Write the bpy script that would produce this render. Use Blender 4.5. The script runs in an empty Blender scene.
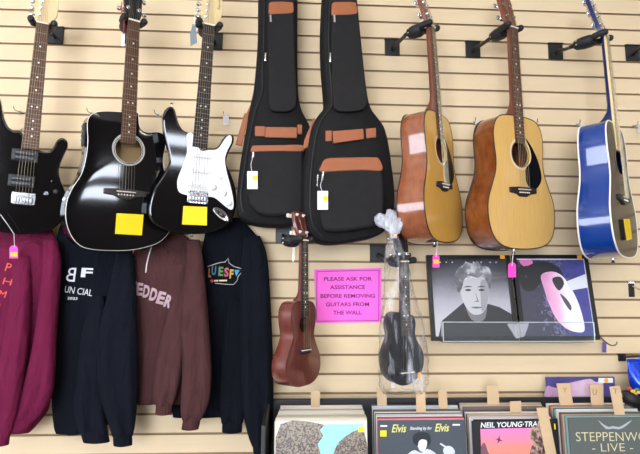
import bpy, bmesh, math, random
from mathutils import Vector, Matrix
from mathutils.bvhtree import BVHTree
random.seed(11)
SC = bpy.context.scene
COL = SC.collection
PI = math.pi
R = math.radians

# ------------------------------------------------------------------ camera
CAM = Vector((0.0, -2.2504, 1.5))
MR = Matrix(((0.9983461, 0.0562734, -0.0117646), (-0.057299, 0.99064, -0.1238923), (0.0046826, 0.1243615, 0.9922259)))
FPX = 540.0
cd = bpy.data.cameras.new('camera'); cam = bpy.data.objects.new('camera', cd); COL.objects.link(cam)
rx, fw, up = MR.col[0], MR.col[1], MR.col[2]
cam.matrix_world = Matrix(((rx[0], up[0], -fw[0], CAM[0]), (rx[1], up[1], -fw[1], CAM[1]), (rx[2], up[2], -fw[2], CAM[2]), (0, 0, 0, 1)))
cd.sensor_width = 36; cd.sensor_fit = 'HORIZONTAL'; cd.lens = 36 * FPX / 640; cd.clip_start = .05
SC.camera = cam
SC.view_settings.view_transform = 'Standard'; SC.view_settings.look = 'None'
SC.view_settings.gamma = 1; SC.view_settings.use_curve_mapping = False
SC.view_settings.exposure = -0.1
SC.cycles.use_denoising = True
SC.cycles.max_bounces = 8; SC.cycles.transparent_max_bounces = 12
SC.cycles.sample_clamp_indirect = 6

def ray(px, py):
    return MR @ Vector(((px - 320) / FPX, 1, (227 - py) / FPX))
def at(px, py, Y):
    """the point of the plane y = Y that lies behind this place of the photograph"""
    r = ray(px, py)
    return CAM + r * ((Y - CAM.y) / r.y)

class Plane:
    """a thing's own frame; lo() gives local coordinates on the plane y = yl of that frame"""
    def __init__(s, W): s.W = W; s.I = W.inverted()
    def lo(s, px, py, yl=0.0):
        o = s.I @ CAM; d = (s.I.to_3x3() @ ray(px, py))
        return o + d * ((yl - o.y) / d.y)
    def xz(s, pts, yl=0.0):
        return [(p.x, p.z) for p in (s.lo(a, b, yl) for a, b in pts)]

def frame(T, yaw=0, tilt=0, roll=0, s=1):
    return Matrix.Translation(T) @ Matrix.Rotation(R(yaw), 4, 'Z') @ Matrix.Rotation(R(tilt), 4, 'X') @ Matrix.Rotation(R(roll), 4, 'Y') @ Matrix.Scale(s, 4)

# ------------------------------------------------------------------ materials
def lin(c): return tuple(((v / 255) / 12.92 if v / 255 <= .04045 else ((v / 255 + .055) / 1.055) ** 2.4) for v in c) + (1,)
MATS = {}
def mat(name, rgb, rough=.5, metal=0, spec=.5, coat=0, bump=0, bscale=200, var=0, vscale=8, stretch=None, sheen=0, rgb2=None, emit=0, coord='Object'):
    if name in MATS: return MATS[name]
    m = bpy.data.materials.new(name); m.use_nodes = True
    n = m.node_tree.nodes; L = m.node_tree.links; b = n['Principled BSDF']
    b.inputs['Base Color'].default_value = lin(rgb); b.inputs['Roughness'].default_value = rough
    b.inputs['Metallic'].default_value = metal; b.inputs['Specular IOR Level'].default_value = spec
    b.inputs['Coat Weight'].default_value = coat; b.inputs['Coat Roughness'].default_value = .04
    if sheen: b.inputs['Sheen Weight'].default_value = sheen
    if emit: b.inputs['Emission Color'].default_value = lin(rgb); b.inputs['Emission Strength'].default_value = emit
    tc = n.new('ShaderNodeTexCoord'); src = tc.outputs[coord]
    if stretch:
        mp = n.new('ShaderNodeMapping'); mp.inputs['Scale'].default_value = stretch; L.new(src, mp.inputs[0]); src = mp.outputs[0]
    if var or rgb2:
        t = n.new('ShaderNodeTexNoise'); t.inputs['Scale'].default_value = vscale; t.inputs['Detail'].default_value = 6; t.inputs['Roughness'].default_value = .6
        L.new(src, t.inputs['Vector'])
        r = n.new('ShaderNodeValToRGB'); L.new(t.outputs[0], r.inputs[0])
        r.color_ramp.elements[0].position = .35; r.color_ramp.elements[1].position = .68
        c = lin(rgb); c2 = lin(rgb2) if rgb2 else tuple(min(1, v * (1 - var)) for v in c[:3]) + (1,)
        r.color_ramp.elements[0].color = c2; r.color_ramp.elements[1].color = c
        L.new(r.outputs[0], b.inputs['Base Color'])
    if bump:
        t = n.new('ShaderNodeTexNoise'); t.inputs['Scale'].default_value = bscale; t.inputs['Detail'].default_value = 4
        L.new(src, t.inputs['Vector'])
        u = n.new('ShaderNodeBump'); u.inputs['Strength'].default_value = bump; u.inputs['Distance'].default_value = .004
        L.new(t.outputs[0], u.inputs['Height']); L.new(u.outputs[0], b.inputs['Normal'])
    MATS[name] = m
    return m

BLACKGLOSS = mat('black_gloss_lacquer', (9, 9, 11), .06, spec=.5, coat=.5)
CHROME = mat('chrome', (215, 215, 218), .18, 1)
FRETM = mat('fret_wire', (150, 138, 122), .4, .8)
NICKEL = mat('string_steel', (150, 140, 118), .4, 1)
BLACKPLASTIC = mat('black_plastic', (20, 20, 22), .45)
RUBBER = mat('black_rubber', (22, 24, 28), .6)
WHITEPLASTIC = mat('white_plastic', (238, 236, 234), .25)
CREAM = mat('cream_plastic', (232, 222, 196), .3)
IVORY = mat('ivory_bone', (240, 232, 214), .35)
ROSEWOOD = mat('rosewood', (104, 72, 54), .65, spec=.25, rgb2=(78, 52, 40), vscale=6, stretch=(40, 40, 4))
DARKWOOD = mat('dark_rosewood', (46, 36, 36), .6, spec=.3, rgb2=(38, 30, 30), vscale=6, stretch=(40, 40, 4))
MAPLE = mat('pale_maple', (226, 202, 150), .35, rgb2=(216, 190, 138), vscale=5, stretch=(30, 30, 4), coat=.3)
SPRUCE = mat('golden_spruce', (228, 186, 110), .16, rgb2=(220, 174, 98), vscale=5, stretch=(60, 60, 2.5), coat=.4)
SPRUCE2 = mat('amber_spruce', (220, 172, 84), .16, rgb2=(212, 160, 74), vscale=5, stretch=(60, 60, 2.5), coat=.4)
MAHOG = mat('red_mahogany', (156, 92, 58), .14, rgb2=(132, 72, 44), vscale=4, stretch=(10, 10, 5), coat=1)
MAHOG2 = mat('brown_mahogany', (140, 78, 36), .16, rgb2=(116, 60, 28), vscale=4, stretch=(10, 10, 5), coat=1)
MAHOGNECK = mat('mahogany_neck', (128, 74, 52), .3, rgb2=(104, 56, 38), vscale=4, stretch=(30, 30, 3))
INSIDE = mat('bare_wood_inside', (120, 84, 52), .8)
BLUE = mat('blue_gloss_lacquer', (4, 54, 132), .12, coat=.8, spec=.6)
BLUENECK = mat('navy_lacquer_neck', (16, 30, 84), .2, coat=.3)
BLUEDARK = mat('dark_blue_lacquer', (24, 25, 34), .2, spec=.18)
UKEWOOD = mat('uke_mahogany', (110, 50, 42), .32, rgb2=(92, 38, 32), vscale=5, stretch=(30, 30, 4), coat=1)
UKEBLACK = mat('uke_black', (16, 16, 19), .4)
PEARL = mat('pearl_plate', (245, 240, 240), .25)
HOLE = mat('hole_shade', (30, 22, 18), .8)  # dark colour stands in for the shade inside a sound hole

# ------------------------------------------------------------------ mesh helpers
def smooth(pts, n=6, closed=True):
    P = [Vector(p) for p in pts]; out = []; N = len(P)
    for i in range(N if closed else N - 1):
        if closed: a, b, c, d = P[i - 1], P[i], P[(i + 1) % N], P[(i + 2) % N]
        else: a, b, c, d = P[max(i - 1, 0)], P[i], P[i + 1], P[min(i + 2, N - 1)]
        for k in range(n):
            t = k / n
            out.append(.5 * ((2 * b) + (c - a) * t + (2 * a - 5 * b + 4 * c - d) * t * t + (3 * b - a - 3 * c + d) * t ** 3))
    if not closed: out.append(P[-1])
    return out

def resample(pts, N, closed=True):
    P = [Vector(p) for p in pts]
    if closed: P = P + [P[0]]
    L = [0]
    for a, b in zip(P, P[1:]): L.append(L[-1] + (b - a).length)
    out = []; j = 0
    for i in range(N):
        s = L[-1] * i / (N if closed else N - 1)
        while j < len(L) - 2 and L[j + 1] < s: j += 1
        seg = L[j + 1] - L[j]
        out.append(P[j].lerp(P[j + 1], (s - L[j]) / seg if seg > 1e-9 else 0))
    return out

class MB:
    def __init__(s): s.bm = bmesh.new(); s.mi = 0
    def face(s, vs):
        try:
            f = s.bm.faces.new(vs); f.material_index = s.mi; return f
        except ValueError: return None
    def rings(s, rs, closed=True, cap=(True, True)):
        V = [[s.bm.verts.new(p) for p in r] for r in rs]
        n = len(rs[0])
        for a, b in zip(V, V[1:]):
            for i in range(n if closed else n - 1):
                s.face((a[i], a[(i + 1) % n], b[(i + 1) % n], b[i]))
        if cap[0]: s.face(V[0][::-1])
        if cap[1]: s.face(V[-1])
        return s
    def prism(s, pts, y0, y1):
        """outline in x, z; front face at y0, back face at y1"""
        return s.rings([[(p[0], y0, p[1]) for p in pts], [(p[0], y1, p[1]) for p in pts]])
    def box(s, c, d, rot=None):
        vs = []
        for z in (-1, 1):
            r = []
            for x, y in ((-1, -1), (1, -1), (1, 1), (-1, 1)):
                v = Vector((x * d[0] / 2, y * d[1] / 2, z * d[2] / 2))
                if rot: v = rot @ v
                r.append(v + Vector(c))
            vs.append(r)
        return s.rings(vs)
    def tube(s, pts, rad, n=8, closed=False, flat=None, ref=(0, 1, 0)):
        P = [Vector(p) for p in pts]; N = len(P); rs = []
        r0 = Vector(ref)
        for i, p in enumerate(P):
            if closed: t = P[(i + 1) % N] - P[i - 1]
            else: t = P[min(i + 1, N - 1)] - P[max(i - 1, 0)]
            if t.length < 1e-9: t = Vector((0, 0, 1))
            t.normalize()
            a = r0 - t * r0.dot(t)
            if a.length < .05: a = Vector((1, 0, 0)) - t * t.x
            if a.length < .05: a = Vector((0, 0, 1)) - t * t.z
            a.normalize(); b = t.cross(a)
            r = rad[i] if isinstance(rad, (list, tuple)) else rad
            f = flat[i] if isinstance(flat, (list, tuple)) else (flat or 1)
            rs.append([p + a * (r * f * math.cos(2 * PI * k / n)) + b * (r * math.sin(2 * PI * k / n)) for k in range(n)])
        if closed: rs.append(rs[0]); s.rings(rs, cap=(False, False))
        else: s.rings(rs)
        return s
    def cyl(s, a, b, r, r2=None, n=16):
        a = Vector(a); b = Vector(b)
        ref = (0, 1, 0) if abs((b - a).normalized().y) < .9 else (1, 0, 0)
        return s.tube([a, b], [r, r if r2 is None else r2], n, ref=ref)
    def ball(s, c, r, sc=(1, 1, 1), n=12):
        c = Vector(c); rs = []
        for j in range(1, n // 2):
            a = PI * j / (n // 2)
            rs.append([c + Vector((r * sc[0] * math.sin(a) * math.cos(2 * PI * k / n), r * sc[1] * math.sin(a) * math.sin(2 * PI * k / n), r * sc[2] * math.cos(a))) for k in range(n)])
        return s.rings(rs)
    def annulus(s, c, r0, r1, y, n=48):
        return s.rings([[(c[0] + r * math.cos(2 * PI * k / n), y, c[1] + r * math.sin(2 * PI * k / n)) for k in range(n)] for r in (r0, r1)], cap=(False, False))
    def crumple(s, a):
        for v in s.bm.verts: v.co += Vector((random.uniform(-a, a), random.uniform(-a, a), random.uniform(-a, a)))
        return s
    def build(s, name, m, parent=None, bev=0, seg=3, sharp=35, world=False, weld=0):
        if weld: bmesh.ops.remove_doubles(s.bm, verts=s.bm.verts, dist=weld)
        bmesh.ops.recalc_face_normals(s.bm, faces=s.bm.faces)
        me = bpy.data.meshes.new(name)
        s.bm.to_mesh(me); s.bm.free()
        if world and parent: me.transform(wmof(parent).inverted())
        for q in (m if isinstance(m, (list, tuple)) else [m]): me.materials.append(q)
        for p in me.polygons: p.use_smooth = True
        me.set_sharp_from_angle(angle=R(sharp))
        o = bpy.data.objects.new(name, me); COL.objects.link(o)
        if parent: o.parent = parent
        if bev:
            b = o.modifiers.new('edge', 'BEVEL'); b.width = bev; b.segments = seg; b.limit_method = 'ANGLE'; b.angle_limit = R(50)
        return o

WM = {}
def wmof(o):
    while o.name not in WM: o = o.parent
    return WM[o.name]
def tag(o, label, cat, group=None):
    o['label'] = label; o['category'] = cat
    if group: o['group'] = group
    return o
def thing(name, label, cat, W=None, group=None):
    o = bpy.data.objects.new(name, None); COL.objects.link(o); o.empty_display_size = .05
    W = W or Matrix.Identity(4); o.matrix_world = W; WM[o.name] = W.copy()
    return tag(o, label, cat, group)
def structure(o): o['kind'] = 'structure'; return o

def text(name, s, m, parent, W, w, h, th=.0004, bold=.0, drape=None, lift=.0015, shear=0, world=True):
    """real lettering fitted to a width and height; W places its centre (x right, y up, z toward the reader) in the world"""
    cu = bpy.data.curves.new(name, 'FONT'); cu.body = s; cu.align_x = 'CENTER'; cu.align_y = 'CENTER'; cu.offset = bold; cu.shear = shear
    cu.resolution_u = 3
    t = bpy.data.objects.new(name, cu); COL.objects.link(t)
    dg = bpy.context.evaluated_depsgraph_get()
    me = bpy.data.meshes.new_from_object(t.evaluated_get(dg)); bpy.data.objects.remove(t); bpy.data.curves.remove(cu)
    xs = [v.co.x for v in me.vertices]; ys = [v.co.y for v in me.vertices]
    sx = w / (max(xs) - min(xs)); sy = h / (max(ys) - min(ys)); cx = (max(xs) + min(xs)) / 2; cy = (max(ys) + min(ys)) / 2
    for v in me.vertices: v.co = W @ Vector(((v.co.x - cx) * sx, (v.co.y - cy) * sy, 0))
    bm = bmesh.new(); bm.from_mesh(me); bpy.data.meshes.remove(me)
    if drape:
        for v in bm.verts:
            h_ = drape.ray_cast(Vector((v.co.x, -1.2, v.co.z)), Vector((0, 1, 0)))
            if h_[0]: v.co.y = h_[0].y - lift
    mb = MB(); mb.bm.free(); mb.bm = bm
    return mb.build(name, m, parent, world=world)

def upright(p, n=(0, -1, 0), roll=0):
    """text frame: x right, y up, z along n at p"""
    n = Vector(n).normalized(); x = Vector((0, 0, 1)).cross(n).normalized(); y = n.cross(x)
    return Matrix.Translation(p) @ Matrix(((x[0], y[0], n[0], 0), (x[1], y[1], n[1], 0), (x[2], y[2], n[2], 0), (0, 0, 0, 1))) @ Matrix.Rotation(R(roll), 4, 'Z')

# ------------------------------------------------------------------ the room
PITCH, Z0 = .0762, 2.78008
SLAT = mat('beige_slatwall_laminate', (224, 201, 164), .7, spec=.2, var=.05, vscale=3, stretch=(1, 1, 6))
SLOT = mat('brown_slat_groove', (150, 120, 86), .8)
w = MB(); G = .009; D = .0095
levels = [Z0 - PITCH * k for k in range(-7, 37)]
prof = [(0, 3.4)]
marks = []
for z in levels:
    prof += [(0, z + G / 2), (D, z + G / 2 + .002), (D, z - G / 2), (0, z - G / 2)]
prof += [(0, 0)]
vs = [[w.bm.verts.new((x, y, z)) for y, z in prof] for x in (-4.5, 4.5)]
for i in range(len(prof) - 1):
    w.mi = 0 if i % 4 == 0 else 1
    w.face((vs[0][i], vs[1][i], vs[1][i + 1], vs[0][i + 1]))
o = structure(w.build('wall_back', [SLAT, SLOT], sharp=20))
PLASTER = mat('cream_plaster', (206, 198, 186), .8)
def slab(name, a, b, m):
    q = MB(); q.box([(u + v) / 2 for u, v in zip(a, b)], [abs(v - u) for u, v in zip(a, b)]); return structure(q.build(name, m))
slab('floor', (-4.6, -6.6, -.1), (4.6, .1, 0), mat('grey_carpet', (88, 82, 76), .95, bump=.3))
slab('ceiling', (-4.6, -6.6, 3.4), (4.6, .1, 3.5), mat('white_ceiling', (228, 226, 220), .9))
def wallx(name, x0, x1, ya, yb, za, zb):
    """side wall with one window opening ya..yb, za..zb"""
    q = MB()
    for (c, d) in (((ya - 6.6) / 2, ya + 6.6), ((yb + .1) / 2, .1 - yb)):
        q.box(((x0 + x1) / 2, c, 1.7), (abs(x1 - x0), d, 3.4))
    q.box(((x0 + x1) / 2, (ya + yb) / 2, za / 2), (abs(x1 - x0), yb - ya, za))
    q.box(((x0 + x1) / 2, (ya + yb) / 2, (zb + 3.4) / 2), (abs(x1 - x0), yb - ya, 3.4 - zb))
    return structure(q.build(name, PLASTER))
wallx('wall_left', -4.6, -4.5, -4.9, -1.7, .85, 2.4)
slab('wall_right', (4.5, -6.6, 0), (4.6, .1, 3.4), mat('dark_walnut_panelling', (74, 62, 54), .7))
slab('wall_front', (-4.6, -6.6, 0), (4.6, -6.5, 3.4), mat('dark_walnut_panelling', (74, 62, 54), .7))
DAY = mat('daylit_glass', (232, 240, 255), .2, emit=20)
DAYL = mat('daylit_side_glass', (232, 240, 255), .2, emit=8)
def pane(name, c, d, m=None):
    q = MB(); q.box(c, d); return structure(q.build(name, m or DAY))
pane('window_1', (-4.56, -3.3, 1.625), (.02, 3.2, 1.55), DAYL)
pane('window_2', (4.49, -5.2, 1.735), (.02, 1.15, .23)); pane('window_3', (4.49, -5.2, 2.14), (.02, 1.15, .22))
pane('added_fill_pane', (-1.5, -6.49, 1.5), (3.2, .02, 2.1))  # added glowing pane for soft frontal fill light, not a known window
pane('window_4', (2.8, -6.49, 2.07), (1.1, .02, .15)); pane('window_5', (2.8, -6.49, 2.4), (1.1, .02, .16))
for i, x in enumerate((-.6, 1.2, 3.0)):
    for j, y in enumerate((-2.6, -4.8)):
        t = thing('ceiling_light', 'fluorescent ceiling light panel above the shop floor', 'light', Matrix.Translation((x, y, 3.34)), 'fluorescent ceiling panels')
        q = MB(); q.box((0, 0, .03), (1.3, .34, .06)); q.build('housing', WHITEPLASTIC, t)
        q = MB(); q.box((0, 0, -.003), (1.2, .28, .006)); q.build('diffuser', mat('lit_diffuser', (255, 244, 226), .5, emit=17), t)

# ------------------------------------------------------------------ guitar parts
def lathe_key(q, p, ax, r, ln):
    p = Vector(p); ax = Vector(ax).normalized(); q.cyl(p, p + ax * ln * .4, r * .4, n=8)
    q.tube([p + ax * ln * f for f in (.35, .45, .7, .95, 1)], [r * .6, r, r * 1.05, r * .9, r * .5], 10, flat=.55)

def neck(t, z1, wn, wh, mneck, dep=.02, heel=None, bolt=False):
    q = MB(); rs = []
    N = 14
    for i in range(N + 1):
        f = i / N; z = z1 * f; hw = wn + (wh - wn) * f * .9
        d = dep + .004 * f
        if heel and f > .8: d = d + (heel - d) * ((f - .8) / .2) ** 2.2
        e = .85 if heel and f > .9 else 1
        rs.append([(hw * e * math.cos(a), .0015 + d * max(0, math.sin(a)) ** .75, z) for a in [PI * k / 14 for k in range(15)]])
    q.rings(rs, closed=True)
    return q.build('neck', mneck, t)

def fretboard(t, scale, z1, wn, wh, m, nfr, dots=True, th=.006):
    q = MB(); q.prism([(-wn, 0), (wn, 0), (wh, z1), (-wh, z1)], -th, .0015)
    fb = q.build('fretboard', m, t, bev=.001, seg=1)
    W = lambda z: wn + (wh - wn) * z / z1
    fz = [-scale * (1 - 2 ** (-k / 12)) for k in range(1, nfr + 1)]
    for z in fz:
        if z < z1 + .001: break
        q = MB(); q.box((0, -th - .0004, z), (2 * W(z) * .98, .001, .0011)); q.build('fret', FRETM, fb)
    if dots:
        for k in (3, 5, 7, 9, 12, 15, 17, 19):
            if k >= nfr: break
            z = (fz[k - 1] + fz[k - 2]) / 2
            for x in ((-.009, .009) if k == 12 else (0,)):
                q = MB(); q.cyl((x, -th - .0007, z), (x, -th + .001, z), .0034, n=10); q.build('inlay_dot', PEARL, fb)
    q = MB(); q.box((0, -th / 2 - .0015, .0025), (2 * wn, th + .004, .005)); q.build('nut', IVORY, t)
    return W

def strings(t, pts, r=.00055, mats=None):
    for i, P in enumerate(pts):
        q = MB(); q.tube(P, r * (1.15 if i < len(pts) / 2 else .8), 5)
        q.build('string', (mats or [NICKEL])[0], t)

def soundboard(q, out, hc, hr, dome=.003, th=.0035, ngap=7):
    N = len(out); C = Vector(hc)
    hole = [C + (Vector(p) - C).normalized() * hr for p in out]
    rs = [[(p.x, th, p.y) for p in hole]]
    for k in range(ngap + 1):
        f = k / ngap
        rs.append([(h.x + (p[0] - h.x) * f, -dome * (1 - f * f), h.y + (p[1] - h.y) * f) for h, p in zip(hole, out)])
    q.rings(rs, cap=(False, False))

def acoustic(name, label, W, out, depths, hole, mats, scale=.648, ztop=-.359, zfb=-.468, br=-.655, wn=.0215, wh=.028, nfr=20, hcol=None,
             binding=None, head=(.19, .036), pegs=3, rosette=None, group=None, nstr=6, heel=.085, keym=None, dep=.021, dome=.003, cat='guitar', bw=1.0, dots=True):
    """out: outline of the front in x, z; depths: side depth at top and bottom"""
    t = thing(name, label, cat, W, group)
    top, side, neckm, fbm, brm = mats[:5]
    out = resample([Vector(p) for p in out], 128)
    zt = max(p[1] for p in out); zb = min(p[1] for p in out)
    D = lambda z: depths[0] + (depths[1] - depths[0]) * (zt - z) / (zt - zb)
    q = MB()
    F = [[(p[0], .001, p[1]) for p in out]]
    for f in (.03, .5, .97, 1): F.append([(p[0] * (1 if f < 1 else .985), D(p[1]) * f, p[1]) for p in out])
    c = (0, sum(p[1] for p in out) / len(out))
    for f in (.8, .5, .2): F.append([(p[0] * f, D(p[1]) + .012 * (1 - f), c[1] + (p[1] - c[1]) * f) for p in out])
    q.rings(F, cap=(False, True)); q.build('body', side, t, sharp=40)
    q = MB(); soundboard(q, out, hole[0], hole[1], dome); q.build('soundboard', top, t, sharp=40)
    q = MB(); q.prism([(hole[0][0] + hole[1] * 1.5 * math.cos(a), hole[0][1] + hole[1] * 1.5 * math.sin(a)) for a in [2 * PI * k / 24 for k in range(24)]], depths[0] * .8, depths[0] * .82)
    q.build('hole_disc', HOLE if hcol is None else hcol, t)  # disc inside the body; the dark default paints in the shade there
    if binding:
        for y in ((.0012,) if len(binding) == 1 else (.0012, None)):
            q = MB(); q.tube([(p[0] * 1.002, D(p[1]) * .985 if y is None else y, p[1]) for p in out], .0024 * bw, 6, closed=True); q.build('binding', binding[0], t)
    if rosette:
        for (r0, r1, m) in rosette:
            q = MB(); q.annulus(hole[0], r0, r1, -dome - .0006); q.build('rosette', m, t)
    # neck, headstock
    neck(t, ztop, wn, wh, neckm, dep, heel)
    fretboard(t, scale, zfb, wn, wh, fbm, nfr, dots, th=.0075)
    hl, hw = head
    A = Matrix.Rotation(R(-13), 4, 'X')
    def hs(x, y, z): return A @ Vector((x, y + .001, z))
    q = MB()
    ol = [(-wn, 0), (-wn - .002, .012), (-hw * .86, .035), (-hw, hl * .55), (-hw * .98, hl * .95), (-hw * .6, hl), (0, hl * 1.015), (hw * .6, hl), (hw * .98, hl * .95), (hw, hl * .55), (hw * .86, .035), (wn + .002, .012), (wn, 0)]
    q.rings([[hs(x, y, z) for x, z in ol] for y in (-.002, .013)])
    h = q.build('headstock', mats[5] if len(mats) > 5 else neckm, t, bev=.0015, seg=2)
    post = []
    for sgn in (-1, 1):
        for k in range(pegs):
            z = hl * (.28 + .58 * k / max(1, pegs - 1)); x = sgn * hw * .58
            q = MB(); a, b = hs(x, -.012, z), hs(x, .02, z)
            q.cyl(a, b, .0035, n=10); q.cyl(hs(x, -.003, z), hs(x, -.0045, z), .007, n=12)
            q.box(hs(sgn * hw * .72, .018, z), (.02, .011, .014))
            lathe_key(q, hs(sgn * hw * .9, .018, z), (sgn, 0, 0), .0085, .024)
            q.build('tuning_peg', keym or CHROME, t)
            post.append((sgn, k, a + Vector((0, .003, 0))))
    # bridge
    q = MB(); zc = br
    s_ = W.to_scale()[0]
    k = bw
    if nstr == 6: ol = [(-.078, .010), (-.03, .014), (.03, .014), (.078, .010), (.078, -.010), (.04, -.014), (.02, -.024), (-.02, -.024), (-.04, -.014), (-.078, -.010)]
    else: ol = [(-.034, .008), (.034, .008), (.034, -.012), (-.034, -.012)]
    q.prism([(x, zc + z) for x, z in ol], -.009 - dome * .6, .001)
    b = q.build('bridge', brm, t, bev=.0025, seg=2)
    sw = .027 if nstr == 6 else .021
    q = MB(); q.box((0, -.012 - dome * .6, zc + .003), (2 * sw + .016, .006, .003)); q.build('saddle', IVORY, b)
    if nstr == 6:
        for i in range(6):
            x = -sw + 2 * sw * i / 5
            q = MB(); q.ball((x, -.0105 - dome * .6, zc - .009), .0032, n=8); q.build('bridge_pin', IVORY, b)
    P = []
    L = sorted([p for p in post if p[0] < 0], key=lambda p: p[1]); Rr = sorted([p for p in post if p[0] > 0], key=lambda p: -p[1])
    order = L + Rr
    for i in range(nstr):
        f = i / (nstr - 1) - .5
        P.append([order[i][2], (f * 2 * wn * .8, -.0105, .003), (f * 2 * sw, -.0155 - dome * .6, zc + .003), (f * 2 * sw, -.008, zc - .009)])
    strings(t, P)
    return t

def hanger(label, W, plate, reach=.09, yl=.03, s=1.0, wn=.03, bend=None, cat='guitar hanger'):
    """slatwall plate (placed by its middle on the wall), arm, housing and padded yoke behind the nut of the instrument with frame W"""
    pc = at(plate[0], plate[1], 0)
    t = thing('guitar_hanger', label, cat, Matrix.Translation(pc), 'slatwall guitar hangers')
    q = MB(); q.box((pc.x, -.0045, pc.z), (.066, .009, .074)); q.box((pc.x, -.006, pc.z + .036), (.07, .014, .006))
    q.build('wall_plate', BLACKPLASTIC, t, bev=.002, seg=2, world=True)
    if W is None:
        tip = bend
        q = MB(); q.tube([(pc.x, -.008, pc.z - .01), Vector(tip) * .5 + Vector((pc.x, 0, pc.z)) * .5, tip], .007, 10)
        q.build('arm', BLACKPLASTIC, t, world=True); return t
    Y = lambda x, y, z: W @ Vector((x, y, z))
    c0, c1 = Y(0, yl + .012, .004), Y(0, yl + reach, .004)
    st = Vector((pc.x, -.008, pc.z - .01))
    q = MB(); q.tube([st, st + Vector((0, -.02, .002)), c1.lerp(st, .35), c1, c1.lerp(c0, .3)], [.009, .008, .0075, .0085, .0085], 10)
    q.build('arm', BLACKPLASTIC, t, world=True)
    q = MB(); ln = c1 - c0
    q.tube([c0 + ln * f for f in (-.05, 0, .15, .5, .8, .9)], [.016, .026, .031, .030, .024, .014], 12, flat=.8, ref=(0, 0, 1))
    h = q.build('housing', RUBBER, t, world=True)
    q = MB()
    for f in (.3, .7):
        for d in (-.008, .008):
            p = c0 + ln * f + Vector((0, 0, d)); sd = Vector((-ln.y, ln.x, 0)).normalized()
            for sg in (-1, 1):
                e = p + sd * sg * .0235; q.cyl(e - sd * sg * .004, e + sd * sg * .001, .0028, n=8)
    sc = q.build('screws', CHROME, None, world=False); sc.data.transform(WM[t.name].inverted()); sc.parent = h
    for sgn in (-1, 1):
        q = MB(); q.tube([Y(0, yl + .012, .004), Y(sgn * wn * .6, yl + .012, .004), Y(sgn * (wn + .004), yl + .002, .005), Y(sgn * (wn + .007), yl - .02, .006), Y(sgn * (wn + .007), yl - .043, .007), Y(sgn * (wn + .006), yl - .05, .007)],
                    [.010, .011, .0125, .0125, .0125, .007], 12)
        q.build('yoke_prong', RUBBER, t, world=True)
    return t

def wire(q, pts, r=.0012, n=6): q.tube(smooth(pts, 5, False), r, n)

DREAD = [(0, -.357), (.06, -.359), (.105, -.368), (.134, -.395), (.146, -.44), (.144, -.49), (.139, -.54), (.146, -.59), (.168, -.64), (.190, -.69), (.1975, -.735), (.193, -.785), (.176, -.83), (.142, -.862), (.085, -.879), (0, -.884)]
DREAD = DREAD + [(-x, z) for x, z in DREAD[-2:0:-1]]
DREADS = [(p.x, p.y) for p in smooth(DREAD, 6)]

W4 = frame((.5448, -.2802, 2.5387), 51.85, -1.06, -4.65, .952)
W5 = frame((.8813, -.2546, 2.5587), 28.4, 1.46, -3.12, .997)
W6 = frame((1.259, -.2591, 2.5325), 44.82, -1.57, -2.0, 1.004)
W2 = frame((-.588, -.3143, 2.5054), 33.74, 5.33, -1.61, .976)
W1 = frame((-.942, -.2607, 2.5125), 19.98, 9.59, 2.13, 1.005)
W3 = frame((-.3171, -.2685, 2.5236), 19.31, 6.54, 1.34, 1.012)
WU1 = frame(CAM + (Vector((.0573, -.1595, 1.7071)) - CAM) * .92, 52.22, .23, -.89, .974 * .92)
WU2 = frame(at(404, 262, -.285), 21, 3, -2.2, .945)

TORT = mat('black_pickguard_film', (14, 13, 14), .2)
ROSED = mat('dark_rosette_ring', (96, 70, 44), .4); ROSEL = mat('pale_rosette_ring', (226, 206, 160), .3)
BLACKB = mat('black_binding', (18, 16, 16), .3); WHITEB = mat('white_binding', (236, 232, 220), .3)
P5 = Plane(W5)
GUARD = P5.xz([(525.5, 138), (531, 146), (536, 156), (539.5, 166), (541.5, 176), (540.6, 183), (536, 189), (530.6, 188), (526.8, 182.5), (525.6, 174), (526.2, 167.5), (530, 163), (531.2, 156), (529.5, 148)], -.004)

def pickguard(t, pts, m, y0=-.0042, y1=-.0005):
    q = MB(); q.prism([(p.x, p.y) for p in smooth([Vector((a, b)) for a, b in pts], 4)], y0, y1); q.build('pickguard', m, t)
def button(t, z, y=.055, m=CHROME):
    q = MB(); q.tube([(0, y, z + .002), (0, y, z - .008), (0, y, z - .016)], [.005, .004, .008], 10, ref=(1, 0, 0)); q.build('strap_button', m, t)

g4 = acoustic('acoustic_guitar', 'natural acoustic guitar turned to show its reddish side, right of the black gig bags', W4, DREADS, (.098, .122), ((0, -.51), .05),
     (SPRUCE2, MAHOG, MAHOGNECK, ROSEWOOD, DARKWOOD, MAHOGNECK), hcol=HOLE, binding=[BLACKB, 1], rosette=[(.0545, .063, ROSEL), (.0505, .0545, ROSED)], group='acoustic guitars on the slatwall')
pickguard(g4, GUARD, TORT); button(g4, -.884)
g5 = acoustic('acoustic_guitar', 'golden acoustic guitar with black teardrop pickguard, between the reddish natural and blue guitars', W5, DREADS, (.098, .122), ((0, -.51), .05),
     (SPRUCE, MAHOG2, MAHOGNECK, ROSEWOOD, DARKWOOD, MAHOGNECK), hcol=HOLE, binding=[BLACKB, 1], rosette=[(.0545, .064, ROSEL), (.0505, .0545, ROSED)], group='acoustic guitars on the slatwall')
pickguard(g5, GUARD, TORT); button(g5, -.884)
g6 = acoustic('acoustic_guitar', 'glossy blue acoustic guitar with white binding, far right on the wall', W6, DREADS, (.098, .122), ((0, -.51), .05),
     (BLUEDARK, BLUE, BLUENECK, MAPLE, BLACKPLASTIC, BLUENECK), hcol=HOLE, binding=[WHITEB, 1], bw=1.25, dep=.014, rosette=[(.0505, .062, mat('brown_rosette', (120, 84, 56), .4))], group='acoustic guitars on the slatwall')
button(g6, -.884)
P2 = Plane(W2)
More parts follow.
